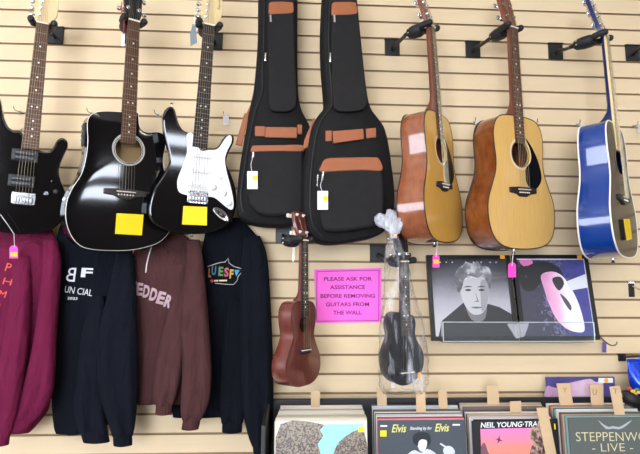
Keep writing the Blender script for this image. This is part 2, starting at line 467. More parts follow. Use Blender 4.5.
O2 = P2.xz([(132, 112), (122.7, 112), (109.8, 111.3), (99.5, 111.7), (92.6, 114), (88.5, 119), (87.6, 128), (88.2, 140), (86.8, 156), (81.8, 174), (73.5, 187), (68, 199), (65.9, 212), (67, 224), (71.2, 235), (77.2, 243), (86, 248), (103, 250.2), (128.7, 250), (150, 246), (162, 240), (170, 230), (174, 216), (174, 200), (170, 186), (165, 173), (163, 160), (165, 148), (166, 139), (162, 133.3), (156, 132), (149, 132.6), (142.8, 131), (139.3, 126), (138.5, 118), (137.6, 112.3)])
O2 = [(p.x, p.y) for p in smooth([Vector(p) for p in O2], 4)]
c2 = P2.lo(129.6, 149.8)
g2 = acoustic('acoustic_guitar', 'black cutaway acoustic guitar with yellow price card between the two electric guitars', W2, O2, (.085, .1), ((c2.x * .5, c2.z), .049),
     (BLACKGLOSS, BLACKGLOSS, mat('black_satin_neck', (24, 22, 22), .35), ROSEWOOD, mat('ebony_bridge', (48, 42, 40), .4), BLACKGLOSS), binding=[WHITEB], bw=.6, hcol=mat('tan_hole_label', (176, 140, 92), .7),
     rosette=[(.0555, .0575, WHITEB), (.0595, .061, WHITEB), (.0500, .0515, WHITEB)], group='acoustic guitars on the slatwall')
q = MB(); a = P2.lo(82, 135, .05)
q.box((-.146, .05, -.45), (.006, .04, .085)); pr = q.build('preamp_panel', BLACKPLASTIC, g2, bev=.002)
for i in range(4):
    q = MB(); q.cyl((-.149, .05, -.42 - .017 * i), (-.155, .05, -.42 - .017 * i), .005, n=10); q.build('slider_knob', mat('grey_slider', (120, 122, 128), .3), pr)

# electrics
def strat_head(t, wn, m, logo=None):
    A = Matrix.Rotation(R(-4), 4, 'X')
    def hs(x, y, z): return A @ Vector((x, y, z))
    ol = smooth([Vector(p) for p in [(-wn, 0), (-wn - .001, .01), (-.027, .028), (-.033, .05), (-.03, .11), (-.024, .155), (-.012, .178), (.01, .186), (.03, .18), (.046, .163), (.05, .145), (.043, .128), (.045, .1), (.046, .06), (.042, .035), (.031, .018), (wn + .001, .008), (wn, 0)]], 3, False)
    q = MB(); q.rings([[hs(p.x, y, p.y) for p in ol] for y in (.003, .017)]); h = q.build('headstock', m, t, bev=.001, seg=2)
    posts = []
    for k in range(6):
        z = .035 + .0245 * k; x = -.014 + .002 * k
        q = MB(); q.cyl(hs(x, -.006, z), hs(x, .02, z), .004, n=10); q.cyl(hs(x, .0025, z), hs(x, .001, z), .0065, n=12)
        q.box(hs(-.022, .02, z), (.016, .01, .012)); lathe_key(q, hs(-.03, .02, z), (-1, 0, 0), .0085, .02)
        q.build('tuning_peg', CHROME, t); posts.append(hs(x, -.003, z))
    return h, posts

def electric(label, W, outline, scale, zfb, fbm, headm, group, nfr=22):
    t = thing('electric_guitar', label, 'guitar', W, group)
    ol = smooth([Vector(p) for p in outline], 4)
    ol = resample(ol, 120)
    q = MB(); q.prism([(p.x, p.y) for p in ol], .004, .048); q.build('body', BLACKGLOSS, t, bev=.007, seg=4)
    neck(t, zfb + .02, .021, .028, headm, .02)
    fretboard(t, scale, zfb, .021, .028, fbm, nfr, th=.005)
    h, posts = strat_head(t, .021, headm)
    return t, h, posts

P3 = Plane(W3)
O3 = P3.xz([(194, 132), (191, 132), (186, 131.3), (181.5, 127.5), (178.2, 120), (176.2, 112.5), (174.5, 108), (171.5, 105.8), (168.2, 106.8), (164.8, 110), (163, 115.5), (162.8, 122), (163.8, 130), (166, 140), (168.5, 150), (170, 157), (169.6, 162), (166, 170), (160.5, 179), (153.5, 190), (149.8, 203), (149, 213), (151.5, 221), (158, 227), (169.5, 231.5), (183, 234), (191.5, 234.3), (208.7, 233.3), (222.5, 229), (231, 222), (235.6, 212), (237, 200), (236.2, 190), (233.6, 180), (229.5, 170), (227, 165), (227.2, 158), (230.2, 150), (233.6, 143.5), (234.6, 138.6), (233.6, 135.2), (231, 133.6), (227.4, 134.5), (223.3, 139), (220, 144.5), (215.6, 147.8), (209, 147.5), (202, 147)])
g3, h3, p3 = electric('black and white electric guitar with white pickguard and yellow price card', W3, O3, .64, -.466, DARKWOOD, MAPLE, 'electric guitars on the slatwall', 21)
PG3 = P3.xz([(193.5, 134), (187, 134.3), (187.2, 148), (186.4, 155), (183, 165), (179.8, 173), (177.6, 180), (177.5, 187), (179.7, 192.3), (187, 195), (198, 196.5), (209.6, 196.6), (215.6, 198.2), (222.5, 203.8), (228.5, 208.5), (232, 209.5), (233.6, 206), (233.4, 200), (231.6, 190), (228.4, 178), (225.8, 167), (225.2, 158), (227.6, 150), (231.6, 142), (231.4, 136.5), (228.8, 135.3), (224.6, 139.4), (220.2, 146.2), (215.6, 149.6), (208.7, 150), (200, 150)])
q = MB(); q.prism([(p.x, p.y) for p in smooth([Vector(p) for p in PG3], 3)], .001, .0042); pg = q.build('pickguard', WHITEPLASTIC, g3)
for (px, py, rl) in ((201, 156, 0), (199.5, 171, 0), (198, 186, 9)):
    p = P3.lo(px, py); M = Matrix.Rotation(R(rl), 3, 'Y')
    q = MB(); q.box((p.x, -.002, p.z), (.083, .008, .017), M); pk = q.build('pickup', WHITEPLASTIC, g3, bev=.006, seg=3)
    q = MB()
    for k in range(6):
        d = M @ Vector((-.026 + .0104 * k, 0, 0)); q.cyl((p.x + d.x, -.0075, p.z + d.z), (p.x + d.x, -.005, p.z + d.z), .0024, n=8)
    q.build('pole_pieces', CHROME, pk)
for (px, py) in ((213.2, 187.3), (223.6, 193.2), (228.5, 203)):
    p = P3.lo(px, py); q = MB(); q.tube([(p.x, .002, p.z), (p.x, -.006, p.z), (p.x, -.012, p.z), (p.x, -.013, p.z)], [.012, .0115, .008, .006], 18, ref=(1, 0, 0)); q.build('control_knob', WHITEPLASTIC, g3)
p = P3.lo(219.5, 178); q = MB(); q.box((p.x, .0, p.z), (.004, .003, .03), Matrix.Rotation(R(-32), 3, 'Y')); q.cyl((p.x, 0, p.z), (p.x + .003, -.014, p.z), .0022, n=8); q.ball((p.x + .003, -.015, p.z), .004, n=8); q.build('pickup_switch', WHITEPLASTIC, g3)
p = P3.lo(221, 214, .003); q = MB()
ax = Matrix.Rotation(R(36), 3, 'Y')
def elp(a, b, y): return [Vector((p.x, y, p.z)) + ax @ Vector((a * math.cos(u), 0, b * math.sin(u))) for u in [2 * PI * k / 24 for k in range(24)]]
q.rings([elp(.036, .015, .004), elp(.036, .015, .001), elp(.03, .011, .0015), elp(.018, .006, .006)]); jp = q.build('jack_plate', CHROME, g3)
q = MB(); q.cyl((p.x, .004, p.z), (p.x - .002, -.001, p.z), .006, n=12); q.build('jack_socket', BLACKPLASTIC, jp)

def bridge_e(t, c, w=.076, h=.046, m=CHROME):
    q = MB(); q.box((c.x, .0005, c.z), (w, .006, h)); b = q.build('bridge', m, t, bev=.0015)
    for k in range(6):
        x = c.x - .0265 + .0106 * k
        q = MB(); q.box((x, -.006, c.z - .004), (.0095, .009, .026)); q.cyl((x, -.006, c.z - .017), (x, -.006, c.z - .026), .002, n=8); q.build('bridge_saddle', m, b, bev=.002, seg=2)
    return c.x, c.z
cx, cz = bridge_e(g3, P3.lo(198, 197))
strings(g3, [[p3[i], (-.017 + .0068 * i, -.0075, .003), (cx - .0265 + .0106 * i, -.0125, cz + .006), (cx - .0265 + .0106 * i, -.0085, cz - .012)] for i in range(6)])
for px, py in ((171.5, 106), (192, 234)):
    p = P3.lo(px, py, .026); q = MB(); d = Vector((0, 0, 1 if py < 150 else -1)); q.tube([p - d * .004, p + d * .006, p + d * .01], [.005, .004, .007], 10, ref=(1, 0, 0)); q.build('strap_button', CHROME, g3)
for k, (px, py) in enumerate(((217, 8),)):
    a = Matrix.Rotation(R(-4), 4, 'X')
    text('brand_lettering', 'Squier', mat('dark_print', (40, 34, 30), .5), h3, W3 @ a @ Matrix.Translation((.034, .0026, .095)) @ Matrix.Rotation(R(90), 4, 'X') @ Matrix.Rotation(R(90), 4, 'Z'), .05, .013, shear=.25)

P1 = Plane(W1)
O1 = P1.xz([(21, 131), (14.6, 131), (7.5, 126), (2.5, 114), (1, 104), (-1, 97), (-5, 93.5), (-10, 95), (-14, 104), (-14, 120), (-12, 140), (-10.5, 155), (-11.5, 166), (-16, 178), (-22, 192), (-24.5, 206), (-21, 221), (-8, 230.5), (14, 234), (30, 234.3), (44, 232.5), (55, 227.5), (63, 219), (67.5, 206), (67.5, 198), (64.5, 190), (60.8, 181), (58.8, 173), (59.6, 166), (63, 157), (66.8, 149), (68, 144), (66.6, 140), (63, 137.6), (59.5, 138), (56, 141), (53, 147.5), (49, 151), (43, 151), (38, 149.5), (29, 148)])
g1, h1, p1 = electric('all black electric guitar with brown fretboard, cut off by the left picture edge', W1, O1, .648, -.475, ROSEWOOD, MAPLE, 'electric guitars on the slatwall')
for (px, py) in ((25, 155.5), (21.5, 181)):
    p = P1.lo(px, py)
    q = MB(); q.box((p.x, .002, p.z), (.09, .006, .045)); pk = q.build('pickup', BLACKPLASTIC, g1, bev=.003)
    for d in (-.009, .009):
        q = MB(); q.box((p.x, -.0035, p.z + d), (.069, .008, .017)); cl = q.build('coil', mat('satin_black', (30, 30, 32), .35), pk, bev=.004)
        q = MB()
        for k in range(6): q.cyl((p.x - .026 + .0104 * k, -.0085, p.z + d), (p.x - .026 + .0104 * k, -.006, p.z + d), .0022, n=8)
        sc = q.build('pole_pieces', mat('dark_screw', (90, 90, 94), .4, 1), pk)
cx, cz = bridge_e(g1, P1.lo(23.5, 198.5), .08, .044)
strings(g1, [[p1[i], (-.017 + .0068 * i, -.0075, .003), (cx - .0265 + .0106 * i, -.0125, cz + .006), (cx - .0265 + .0106 * i, -.0085, cz - .012)] for i in range(6)])
for (px, py, nm, m) in ((46.5, 193.5, 'control_knob', CHROME), (55.5, 191.5, 'control_knob', BLACKPLASTIC)):
    p = P1.lo(px, py); q = MB(); q.tube([(p.x, .005, p.z), (p.x, -.008, p.z), (p.x, -.012, p.z)], [.0095, .009, .007], 16, ref=(1, 0, 0)); q.build(nm, m, g1)
p = P1.lo(52, 181.5); q = MB(); q.cyl((p.x, .006, p.z), (p.x, -.01, p.z), .003, n=8); q.ball((p.x, -.011, p.z), .0045, n=8); q.build('pickup_switch', CHROME, g1)
p = P1.lo(60, 205, .02); q = MB(); q.box((p.x + .014, .026, p.z), (.012, .03, .034)); q.build('jack_plate', CHROME, g1, bev=.002)
p = P1.lo(22, 129.5, .026); q = MB(); q.ball(p, .006, n=8); q.build('strap_button', CHROME, g1)

# ukuleles
UKE = [(0, -.236), (.03, -.237), (.058, -.243), (.077, -.262), (.083, -.29), (.079, -.325), (.07, -.357), (.072, -.385), (.09, -.42), (.108, -.452), (.114, -.482), (.108, -.517), (.085, -.547), (.045, -.562), (0, -.565)]
UKE = UKE + [(-x, z) for x, z in UKE[-2:0:-1]]
UKES = [(p.x, p.y) for p in smooth([Vector(p) for p in UKE], 6)]
u1 = acoustic('ukulele', 'dark reddish brown ukulele hanging left of the pink sign', WU1, UKES, (.062, .072), ((0, -.33), .031),
     (UKEWOOD, UKEWOOD, UKEWOOD, DARKWOOD, DARKWOOD, UKEWOOD), scale=.425, ztop=-.238, zfb=-.298, br=-.43, wn=.0175, wh=.022, nfr=18, head=(.125, .037), pegs=2, nstr=4, heel=.055, keym=IVORY, dep=.018, dome=.002,
     rosette=[(.033, .036, mat('uke_rosette', (60, 34, 30), .4))], group='ukuleles on the slatwall')
PU2 = Plane(WU2)
r_ = PU2.lo(408.6, 369)
OU2 = PU2.xz([(403, 313), (398, 312.5), (394, 315), (391.5, 321), (391, 328), (392.6, 335), (392, 341), (389, 349), (387, 358), (388, 369), (391, 378), (397, 384), (404, 385.6), (412, 383), (419, 376), (423.4, 366), (423.6, 355), (420.5, 346), (416.4, 339), (415, 332), (415.6, 325), (414.6, 318.5), (411, 314.5)])
OU2 = [(p.x, p.y) for p in smooth([Vector(p) for p in OU2], 5)]
u2 = acoustic('ukulele', 'black ukulele inside a clear plastic bag, right of the pink sign', WU2, OU2, (.058, .066), ((0, -.31), .029),
     (UKEBLACK, UKEBLACK, UKEBLACK, mat('uke_fretboard_grey', (70, 66, 64), .5), BLACKPLASTIC, UKEBLACK), scale=.425, ztop=-.225, zfb=-.285, br=-.425, wn=.0175, wh=.021, nfr=16, head=(.115, .029), pegs=2, nstr=4, heel=.05, dep=.018, dome=.002, group='ukuleles on the slatwall')

# hangers
hanger('guitar hanger behind the all black electric guitar, its plate just right of the neck', W1, (56, 36), wn=.032)
hanger('guitar hanger holding the black acoustic guitar', W2, (131, 36), wn=.03)
hanger('guitar hanger holding the black and white electric guitar', W3, (215, 42), wn=.032)
hanger('guitar hanger holding the reddish natural acoustic, nearest the gig bags', W4, (392, 48), reach=.085, wn=.03)
hanger('guitar hanger holding the golden acoustic guitar with the teardrop pickguard', W5, (472.5, 50), reach=.085, wn=.03)
hanger('guitar hanger holding the blue acoustic guitar', W6, (555, 51.8), reach=.1, wn=.03)
hanger('guitar hanger holding the brown ukulele', WU1, (283.5, 234.5), reach=.075, wn=.032)
hanger('guitar hanger holding the bagged black ukulele', WU2, (377.5, 253.5), reach=.07, wn=.031)
hanger('empty guitar hanger at the right picture edge beyond the blue guitar', None, (632, 53.5), bend=at(646, 45, -.12))

# ------------------------------------------------------------------ gig bags
NYLON = mat('black_nylon', (25, 24, 24), .75, bump=.35, bscale=420, var=.3, vscale=30, spec=.2)
NYLON2 = mat('black_nylon_pocket', (29, 27, 27), .7, bump=.35, bscale=420, var=.3, vscale=25, spec=.25)
LEATHER = mat('tan_leather', (156, 88, 48), .5, bump=.25, bscale=260, var=.12, vscale=14)
ZIP = mat('black_zip_tape', (24, 24, 26), .5)
SMO = lambda W, pts, y=0: [(p.x, p.y) for p in smooth([Vector(p) for p in Plane(W).xz(pts, y)], 4)]
def bag(label, W, out, depth, neckp, neckl, pocket, pleather, handle, piping, pulls, strap=None):
    t = thing('gig_bag', label, 'guitar bag', W, 'gig bags on the slatwall'); P = Plane(W)
    q = MB(); o_ = resample([Vector(p) for p in SMO(W, out)], 140)
    cx = sum(p.x for p in o_) / 140
    inner = []
    for i, p in enumerate(o_):
        tn = (o_[(i + 2) % 140] - o_[i - 2]).normalized(); nrm = Vector((-tn.y, tn.x)); inner.append(nrm)
    ar = sum(o_[i - 1].x * o_[i].y - o_[i].x * o_[i - 1].y for i in range(140))
    sg = 1 if ar > 0 else -1
    ring = lambda d, y: [(p.x + n.x * d * sg, y, p.y + n.y * d * sg) for p, n in zip(o_, inner)]
    q.rings([ring(.012, 0), ring(.003, .008), ring(0, .022), ring(0, depth - .02), ring(.004, depth - .006), ring(.014, depth)]); q.build('body', NYLON, t, sharp=60)
    for pp in piping:
        q = MB(); q.tube([P.lo(a, b, -.001) for a, b in smooth([Vector(v) for v in pp], 5, False)], .0032, 6); q.build('piping', ZIP, t)
    def patch(nm, pts, y0, y1, m, bev, par=t, sm=True):
        q = MB(); q.prism(SMO(W, pts, y0) if sm else P.xz(pts, y0), y0, y1); return q.build(nm, m, par, bev=bev, seg=3)
    np_ = patch('neck_pocket', neckp, -.022, .004, NYLON2, .01); patch('pocket_flap', neckl, -.0235, -.012, LEATHER, .004, np_)
    bp = patch('front_pocket', pocket, -.032, .004, NYLON2, .014); patch('pocket_flap', pleather, -.0345, -.022, LEATHER, .004, bp)
    for k, hp in enumerate(handle):
        y = -.005 if k != 1 else -.016
        patch('handle_pad' if k == 1 else 'handle_patch', hp, y, y + .008, LEATHER, .002, sm=False)
    for (a, b, c, d, par, y) in pulls:
        q = MB(); q.tube([P.lo(a, b, y), P.lo((a + c) / 2, (b + d) / 2, y - .001), P.lo(c, d, y)], [.004, .0035, .0045], 8, flat=.5)
        q.build('zip_pull', CHROME, t)
    for sp in strap or []: patch('shoulder_strap', sp, .018, .03, LEATHER, .003, sm=False)
    return t
B1 = frame(at(276, 150, -.15), 6, 0, 0)
B2 = frame(at(350, 150, -.255), 6, 0, 0)
rect = lambda a, b, c, d: [(a, b), (c, b), (c, d), (a, d)]
def rr(x0, y0, x1, y1, r=3): return [(x0 + r, y0), ((x0 + x1) / 2, y0), (x1 - r, y0), (x1 - .5, y0 + r * .5), (x1, y0 + r * 1.5), (x1, (y0 + y1) / 2), (x1, y1 - r * 1.5), (x1 - .5, y1 - r * .5), (x1 - r, y1), ((x0 + x1) / 2, y1), (x0 + r, y1), (x0 + .5, y1 - r * .5), (x0, y1 - r * 1.5), (x0, (y0 + y1) / 2), (x0, y0 + r * 1.5), (x0 + .5, y0 + r * .5)]
bag('black gig bag with tan trim hanging behind and left of the other gig bag', B1,
    [(266, -30), (260, -20), (259, -5), (258.6, 30), (257, 57), (254.2, 86), (250.3, 105), (245, 135), (240, 165), (237, 195), (237, 211), (244, 220.5), (262, 225), (282, 226), (300, 222), (314, 212), (322, 190), (322, 165), (316.5, 140), (309, 122), (302, 108), (298.8, 90), (298, 60), (298, 30), (298, -5), (297, -20), (291, -30)], .095,
    [(270, -8), (282, -9), (292, -8), (294, 0), (294.5, 40), (296, 80), (297, 98), (295, 107), (289, 111), (280, 111.5), (273, 110.5), (269.5, 106), (268.6, 95), (268, 50), (268.4, 0)],
    [(270, 2), (281, 1.2), (292, 2), (293.6, 5), (293.4, 12), (287, 13.6), (281, 13.8), (275, 14), (269, 14), (268.6, 8)],
    [(251.5, 147), (275, 146), (302, 146), (304, 160), (305, 185), (304, 205), (300, 214), (280, 216), (262, 215), (251, 206), (248, 195), (248.5, 170)],
    [(252, 146.5), (256, 145.3), (280, 145), (302, 145), (303, 151), (280, 151), (256, 151.5), (251, 151.5)],
    [rect(255, 126, 265, 136), [(265, 126.8), (297, 127.2), (297, 138), (265, 137.2)], rect(297.3, 124.5, 302.2, 134)],
    [[(264.5, -10), (264, 40), (262.5, 70), (262, 92), (255, 112), (250, 135), (245, 165), (241, 195), (243, 212)]],
    [(270.6, 15, 271, 22, None, -.024), (265.8, 53, 265.2, 61, None, -.004), (253.5, 152, 253, 158, None, -.036)], [[(244.4, 113), (249, 113.4), (242, 145.6), (235.4, 144.4)], [(252.6, 100), (255, 101), (248.4, 113.6), (246.4, 113)]])
bag('black gig bag with tan trim hanging in front, nearest the reddish natural guitar', B2,
    [(333, -30), (326, -20), (324.4, -5), (323, 30), (323.5, 60), (326, 90), (326.3, 104), (320, 112.5), (312.5, 125), (308.3, 145), (304.5, 170), (303.4, 200), (305, 222), (311, 236), (324, 243), (340, 243.3), (360, 240), (377, 236), (389, 227), (395, 210), (395.6, 188), (392.8, 165), (390.5, 148), (386, 128), (379, 117), (371.8, 107), (367.8, 90), (363.2, 50), (360.2, 20), (357.8, -5), (356, -20), (350, -30)], .1,
    [(333, -8), (345, -9), (355, -8), (357, 0), (359.6, 30), (363, 60), (366.6, 90), (367.6, 101), (365, 108), (357, 110.8), (347, 111.4), (338, 110.6), (334, 106), (332.8, 95), (332, 50), (331.6, 0)],
    [(333, 2.2), (344, 1.4), (355, 2), (357, 6), (357.4, 13), (350, 14.6), (344, 14.8), (338, 15), (332, 15), (331.8, 8)],
    [(323, 160), (350, 158), (378, 158.5), (383.5, 172), (385.5, 195), (384.5, 214), (377, 225), (360, 229.5), (345, 231.5), (328, 231.5), (321.5, 224), (319, 200), (319.2, 175)],
    [(324, 160), (330, 157.8), (350, 157.2), (372, 157), (379, 158.5), (382.5, 170.2), (365, 170.2), (345, 170.8), (321, 171.5), (321.5, 165)],
    [rect(325.6, 130.5, 332, 141), [(332.6, 131), (363.4, 128.6), (364.2, 138.8), (333.4, 143.4)], [(365.8, 128.6), (376, 127.6), (376.2, 137.2), (366.4, 138.4)]],
    [[(330.5, -10), (329, 30), (329.5, 60), (332, 95), (331, 107), (324, 116), (317.5, 130), (313, 155), (310.5, 185), (310.5, 210), (313.5, 226), (322, 236)]],
    [(334.5, 15, 334.8, 22, None, -.024), (330.8, 53, 330.2, 62, None, -.004), (323.4, 171.5, 322.4, 180, None, -.036), (318.2, 175, 317.6, 186, None, -.006)], [[(314, 117), (317, 121), (308, 147.6), (303, 149), (304.4, 140)]])

# ------------------------------------------------------------------ tags and cards
PINK = mat('hot_pink_card', (250, 60, 176), .6); YEL = mat('yellow_card', (252, 214, 10), .55); ORG = mat('orange_sticker', (255, 170, 30), .5)
WHITECARD = mat('white_card', (238, 240, 244), .5); YSTICK = mat('yellow_sticker', (255, 232, 10), .5); THREAD = mat('white_thread', (236, 236, 238), .6)
def card(name, label, cat, pts, Y, m, string=None, sticker=None, sm=ORG, group=None, W=None, yl=0, th=.0012, notch=False):
    if W is None: c = [at(a, b, Y) for a, b in pts]; n = Vector((0, -1, 0))
    else:
        P = Plane(W); c = [W @ P.lo(a, b, yl) for a, b in pts]; n = (W.to_3x3() @ Vector((0, -1, 0))).normalized()
    base = sum(c, Vector()) / len(c)
    t = thing(name, label, cat, Matrix.Translation(base), group)
    q = MB(); q.rings([[v + n * th / 2 for v in c], [v - n * th / 2 for v in c]]); q.build('card', m, t, world=True)
    if sticker:
        if W is None: s_ = [at(a, b, Y - th) for a, b in sticker]
        else: s_ = [W @ P.lo(a, b, yl - th) for a, b in sticker]
        q = MB(); q.rings([[v + n * .0003 for v in s_], [v - n * .0003 for v in s_]]); q.build('price_sticker', sm, t, world=True)
    if string:
        q = MB(); q.tube([at(*v) for v in string], .001, 6); q.build('string', THREAD, t, world=True)
    return t
card('price_card', 'yellow price card on the black acoustic guitar below its bridge', 'price card', [(116.6, 213.2), (143.6, 214.6), (141.8, 235.4), (115, 233.8)], 0, YEL, W=W2, yl=-.016, group='yellow price cards')
card('price_card', 'yellow price card under the bridge of the black and white electric guitar', 'price card', [(183.4, 206), (207.2, 207), (206.8, 225.4), (182, 224.4)], 0, YEL, W=W3, yl=-.012, group='yellow price cards')
card('price_card', 'yellow price card on the front of the blue acoustic guitar', 'price card', [(623.5, 219), (629.5, 219), (632, 239), (627, 240.5)], 0, YEL, W=W6, yl=-.012, group='yellow price cards')
def tagpts(x0, y0, x1, y1): m = (x1 - x0) * .25; return [(x0 + m, y0), (x1 - m, y0), (x1, y0 + m * 1.2), (x1, y1), (x0, y1), (x0, y0 + m * 1.2)]
card('price_tag', 'pink price tag on white thread under the all black electric guitar', 'price tag', tagpts(9.5, 245.6, 18, 258.4), -.22, PINK, [(0, 214, -.26), (8, 225, -.24), (14, 234, -.225), (14.5, 247, -.222)], rect(10.5, 252, 17.4, 256.5), group='pink price tags')
card('price_tag', 'pink price tag with orange sticker hanging under the reddish natural guitar', 'price tag', tagpts(432.6, 254.6, 439.4, 267.4), -.25, PINK, [(437.6, 240.5, -.27), (437, 248, -.26), (436, 257, -.252)], rect(433.4, 259.5, 438.8, 264), group='pink price tags')
card('price_tag', 'plain pink price tag hanging under the golden guitar with the teardrop pickguard', 'price tag', tagpts(508.2, 262.6, 516, 277.4), -.25, PINK, [(514.5, 248.5, -.26), (513, 255, -.255), (512, 266, -.252)], group='pink price tags')
card('price_tag', 'white price tag with yellow dot on the left gig bag', 'price tag', rect(247.2, 171.2, 257.6, 189), 0, WHITECARD, None, rect(252.6, 175.8, 257.4, 180.2), YSTICK, 'white bag tags', W=B1, yl=-.045)
q = MB()
card('price_tag', 'white price tag with yellow dot on the front gig bag', 'price tag', rect(317.4, 191, 328, 209.6), 0, WHITECARD, None, rect(323.2, 196, 327.8, 200.8), YSTICK, 'white bag tags', W=B2, yl=-.045)
for nm, W, a, b in (('price_tag.001', B1, (253, 157), (252, 172)), ('price_tag', B2, (322.5, 179), (322.6, 192))): pass
for o in [x for x in bpy.data.objects if x.name.startswith('price_tag') and x.get('group') == 'white bag tags']:
    W, a, b = (B1, (253, 157), (252, 172)) if 'left' in o['label'] else (B2, (322.5, 179), (322.6, 192))
    P = Plane(W); q = MB(); wire(q, [W @ P.lo(a[0], a[1], -.03), W @ P.lo(a[0] - 2, (a[1] + b[1]) / 2, -.042), W @ P.lo(b[0], b[1], -.045)], .001); q.build('string', THREAD, o, world=True)
card('hang_tag', 'grey paper hang tag dangling beside the maple headstock of the white pickguard guitar', 'hang tag', [(192.6, 24), (195.6, 24.4), (197.2, 42.6), (190.6, 46), (190, 34)], -.27, mat('grey_tag', (110, 124, 130), .5), [(198, 9, -.275), (194.5, 16, -.272), (194, 26, -.27)])
card('hang_tag', 'small white hang tag on red cord beside the black acoustic headstock', 'hang tag', [(121.6, 33.5), (125, 33), (124.4, 46.4), (121, 46)], -.3, WHITECARD)
o = bpy.data.objects[[x.name for x in bpy.data.objects if x.get('label', '').startswith('small white hang tag')][0]]
q = MB(); wire(q, [at(122, 2, -.31), at(121.5, 10, -.325), at(124, 22, -.33), at(123.5, 34, -.305)], .0022); q.build('cord', mat('red_cord', (176, 44, 58), .6), o, world=True)
card('hang_tag', 'narrow cream strip tag dangling from the brown ukulele hanger', 'hang tag', [(292.6, 246), (295, 246), (294.4, 260), (293, 262.5), (292, 260)], -.12, CREAM, [(294, 233, -.13), (294, 247, -.121)])

# ------------------------------------------------------------------ pink sign
c = [at(314, 269.4, -.003), at(381.5, 267.8, -.003), at(381.4, 322.2, -.003), at(316, 323, -.003)]
t = thing('sign', 'hot pink paper sign asking for assistance, taped to the wall', 'sign', Matrix.Translation(c[3]))
q = MB(); q.rings([c, [v + Vector((0, .002, 0)) for v in c]]); q.build('paper', mat('pink_paper', (255, 106, 214), .7), t, world=True)
PURPLE = mat('dark_magenta_ink', (112, 10, 92), .6)
q = MB(); fr = [(317, 271.4), (379, 270.2), (378.8, 320.4), (316.6, 321.2)]
for a, b in zip(fr, fr[1:] + fr[:1]):
    A, B = at(*a, -.0038), at(*b, -.0038); d = (B - A).normalized(); nn = Vector((-d.z, 0, d.x)) * .0012
    q.rings([[A + nn - d * .001, B + nn + d * .001, B - nn + d * .001, A - nn - d * .001], [v + Vector((0, .0006, 0)) for v in (A + nn - d * .001, B + nn + d * .001, B - nn + d * .001, A - nn - d * .001)]])
q.build('border_line', PURPLE, t, world=True)
for s, y, x0, x1 in (('PLEASE ASK FOR', 278.9, 324, 372), ('ASSISTANCE', 287.2, 330, 365.2), ('BEFORE REMOVING', 295.9, 320.6, 375.2), ('GUITARS FROM', 304.3, 326, 369.2), ('THE WALL', 312.6, 333.2, 361.8)):
    p = at((x0 + x1) / 2, y, -.004); wd = (at(x1, y, -.004) - at(x0, y, -.004)).length
    text('lettering', s, PURPLE, t, upright(p, roll=.6), wd, .0165, bold=.02)

# ------------------------------------------------------------------ framed records
FRAMEB = mat('black_frame', (18, 18, 20), .4)
def lean(TL, TR, BR, BL, yt, yb):
    a, b, c, d = at(*TL, yt), at(*TR, yt), at(*BR, yb), at(*BL, yb); return a, b, c, d
def framed(label, a, b, c, d, paint):
    """four corners of the front of the frame"""
    ex = ((b - a) + (c - d)).normalized(); o_ = (c + d) / 2; ez = ((a + b) / 2 - o_); H = ez.length; ez = (ez - ex * ez.dot(ex)).normalized(); n = ez.cross(ex)
    n = -n if n.y > 0 else n
    W = Matrix(((ex[0], -n[0], ez[0], o_[0]), (ex[1], -n[1], ez[1], o_[1]), (ex[2], -n[2], ez[2], o_[2]), (0, 0, 0, 1)))
    t = thing('framed_record', label, 'framed record', W, 'framed record covers on the wall')
    w = ((b - a).length + (c - d).length) / 4; bz = .016
    q = MB()
    ins = [(-w + bz, bz), (w - bz, bz), (w - bz, H - bz), (-w + bz, H - bz)]; outl = [(-w, 0), (w, 0), (w, H), (-w, H)]
    q.rings([[(x, .006, z) for x, z in ins], [(x, 0, z) for x, z in ins], [(x, 0, z) for x, z in outl], [(x, .02, z) for x, z in outl], [(x, .02, z) for x, z in ins]], cap=(False, False))
    q.build('frame', FRAMEB, t, bev=.001)
    paint(t, w - bz, bz, H - bz)
    q = MB(); q.box((0, .0035, H / 2), (2 * w - 2 * bz, .0012, H - 2 * bz)); q.build('glazing', GLAZE, t)
    return t, w, H
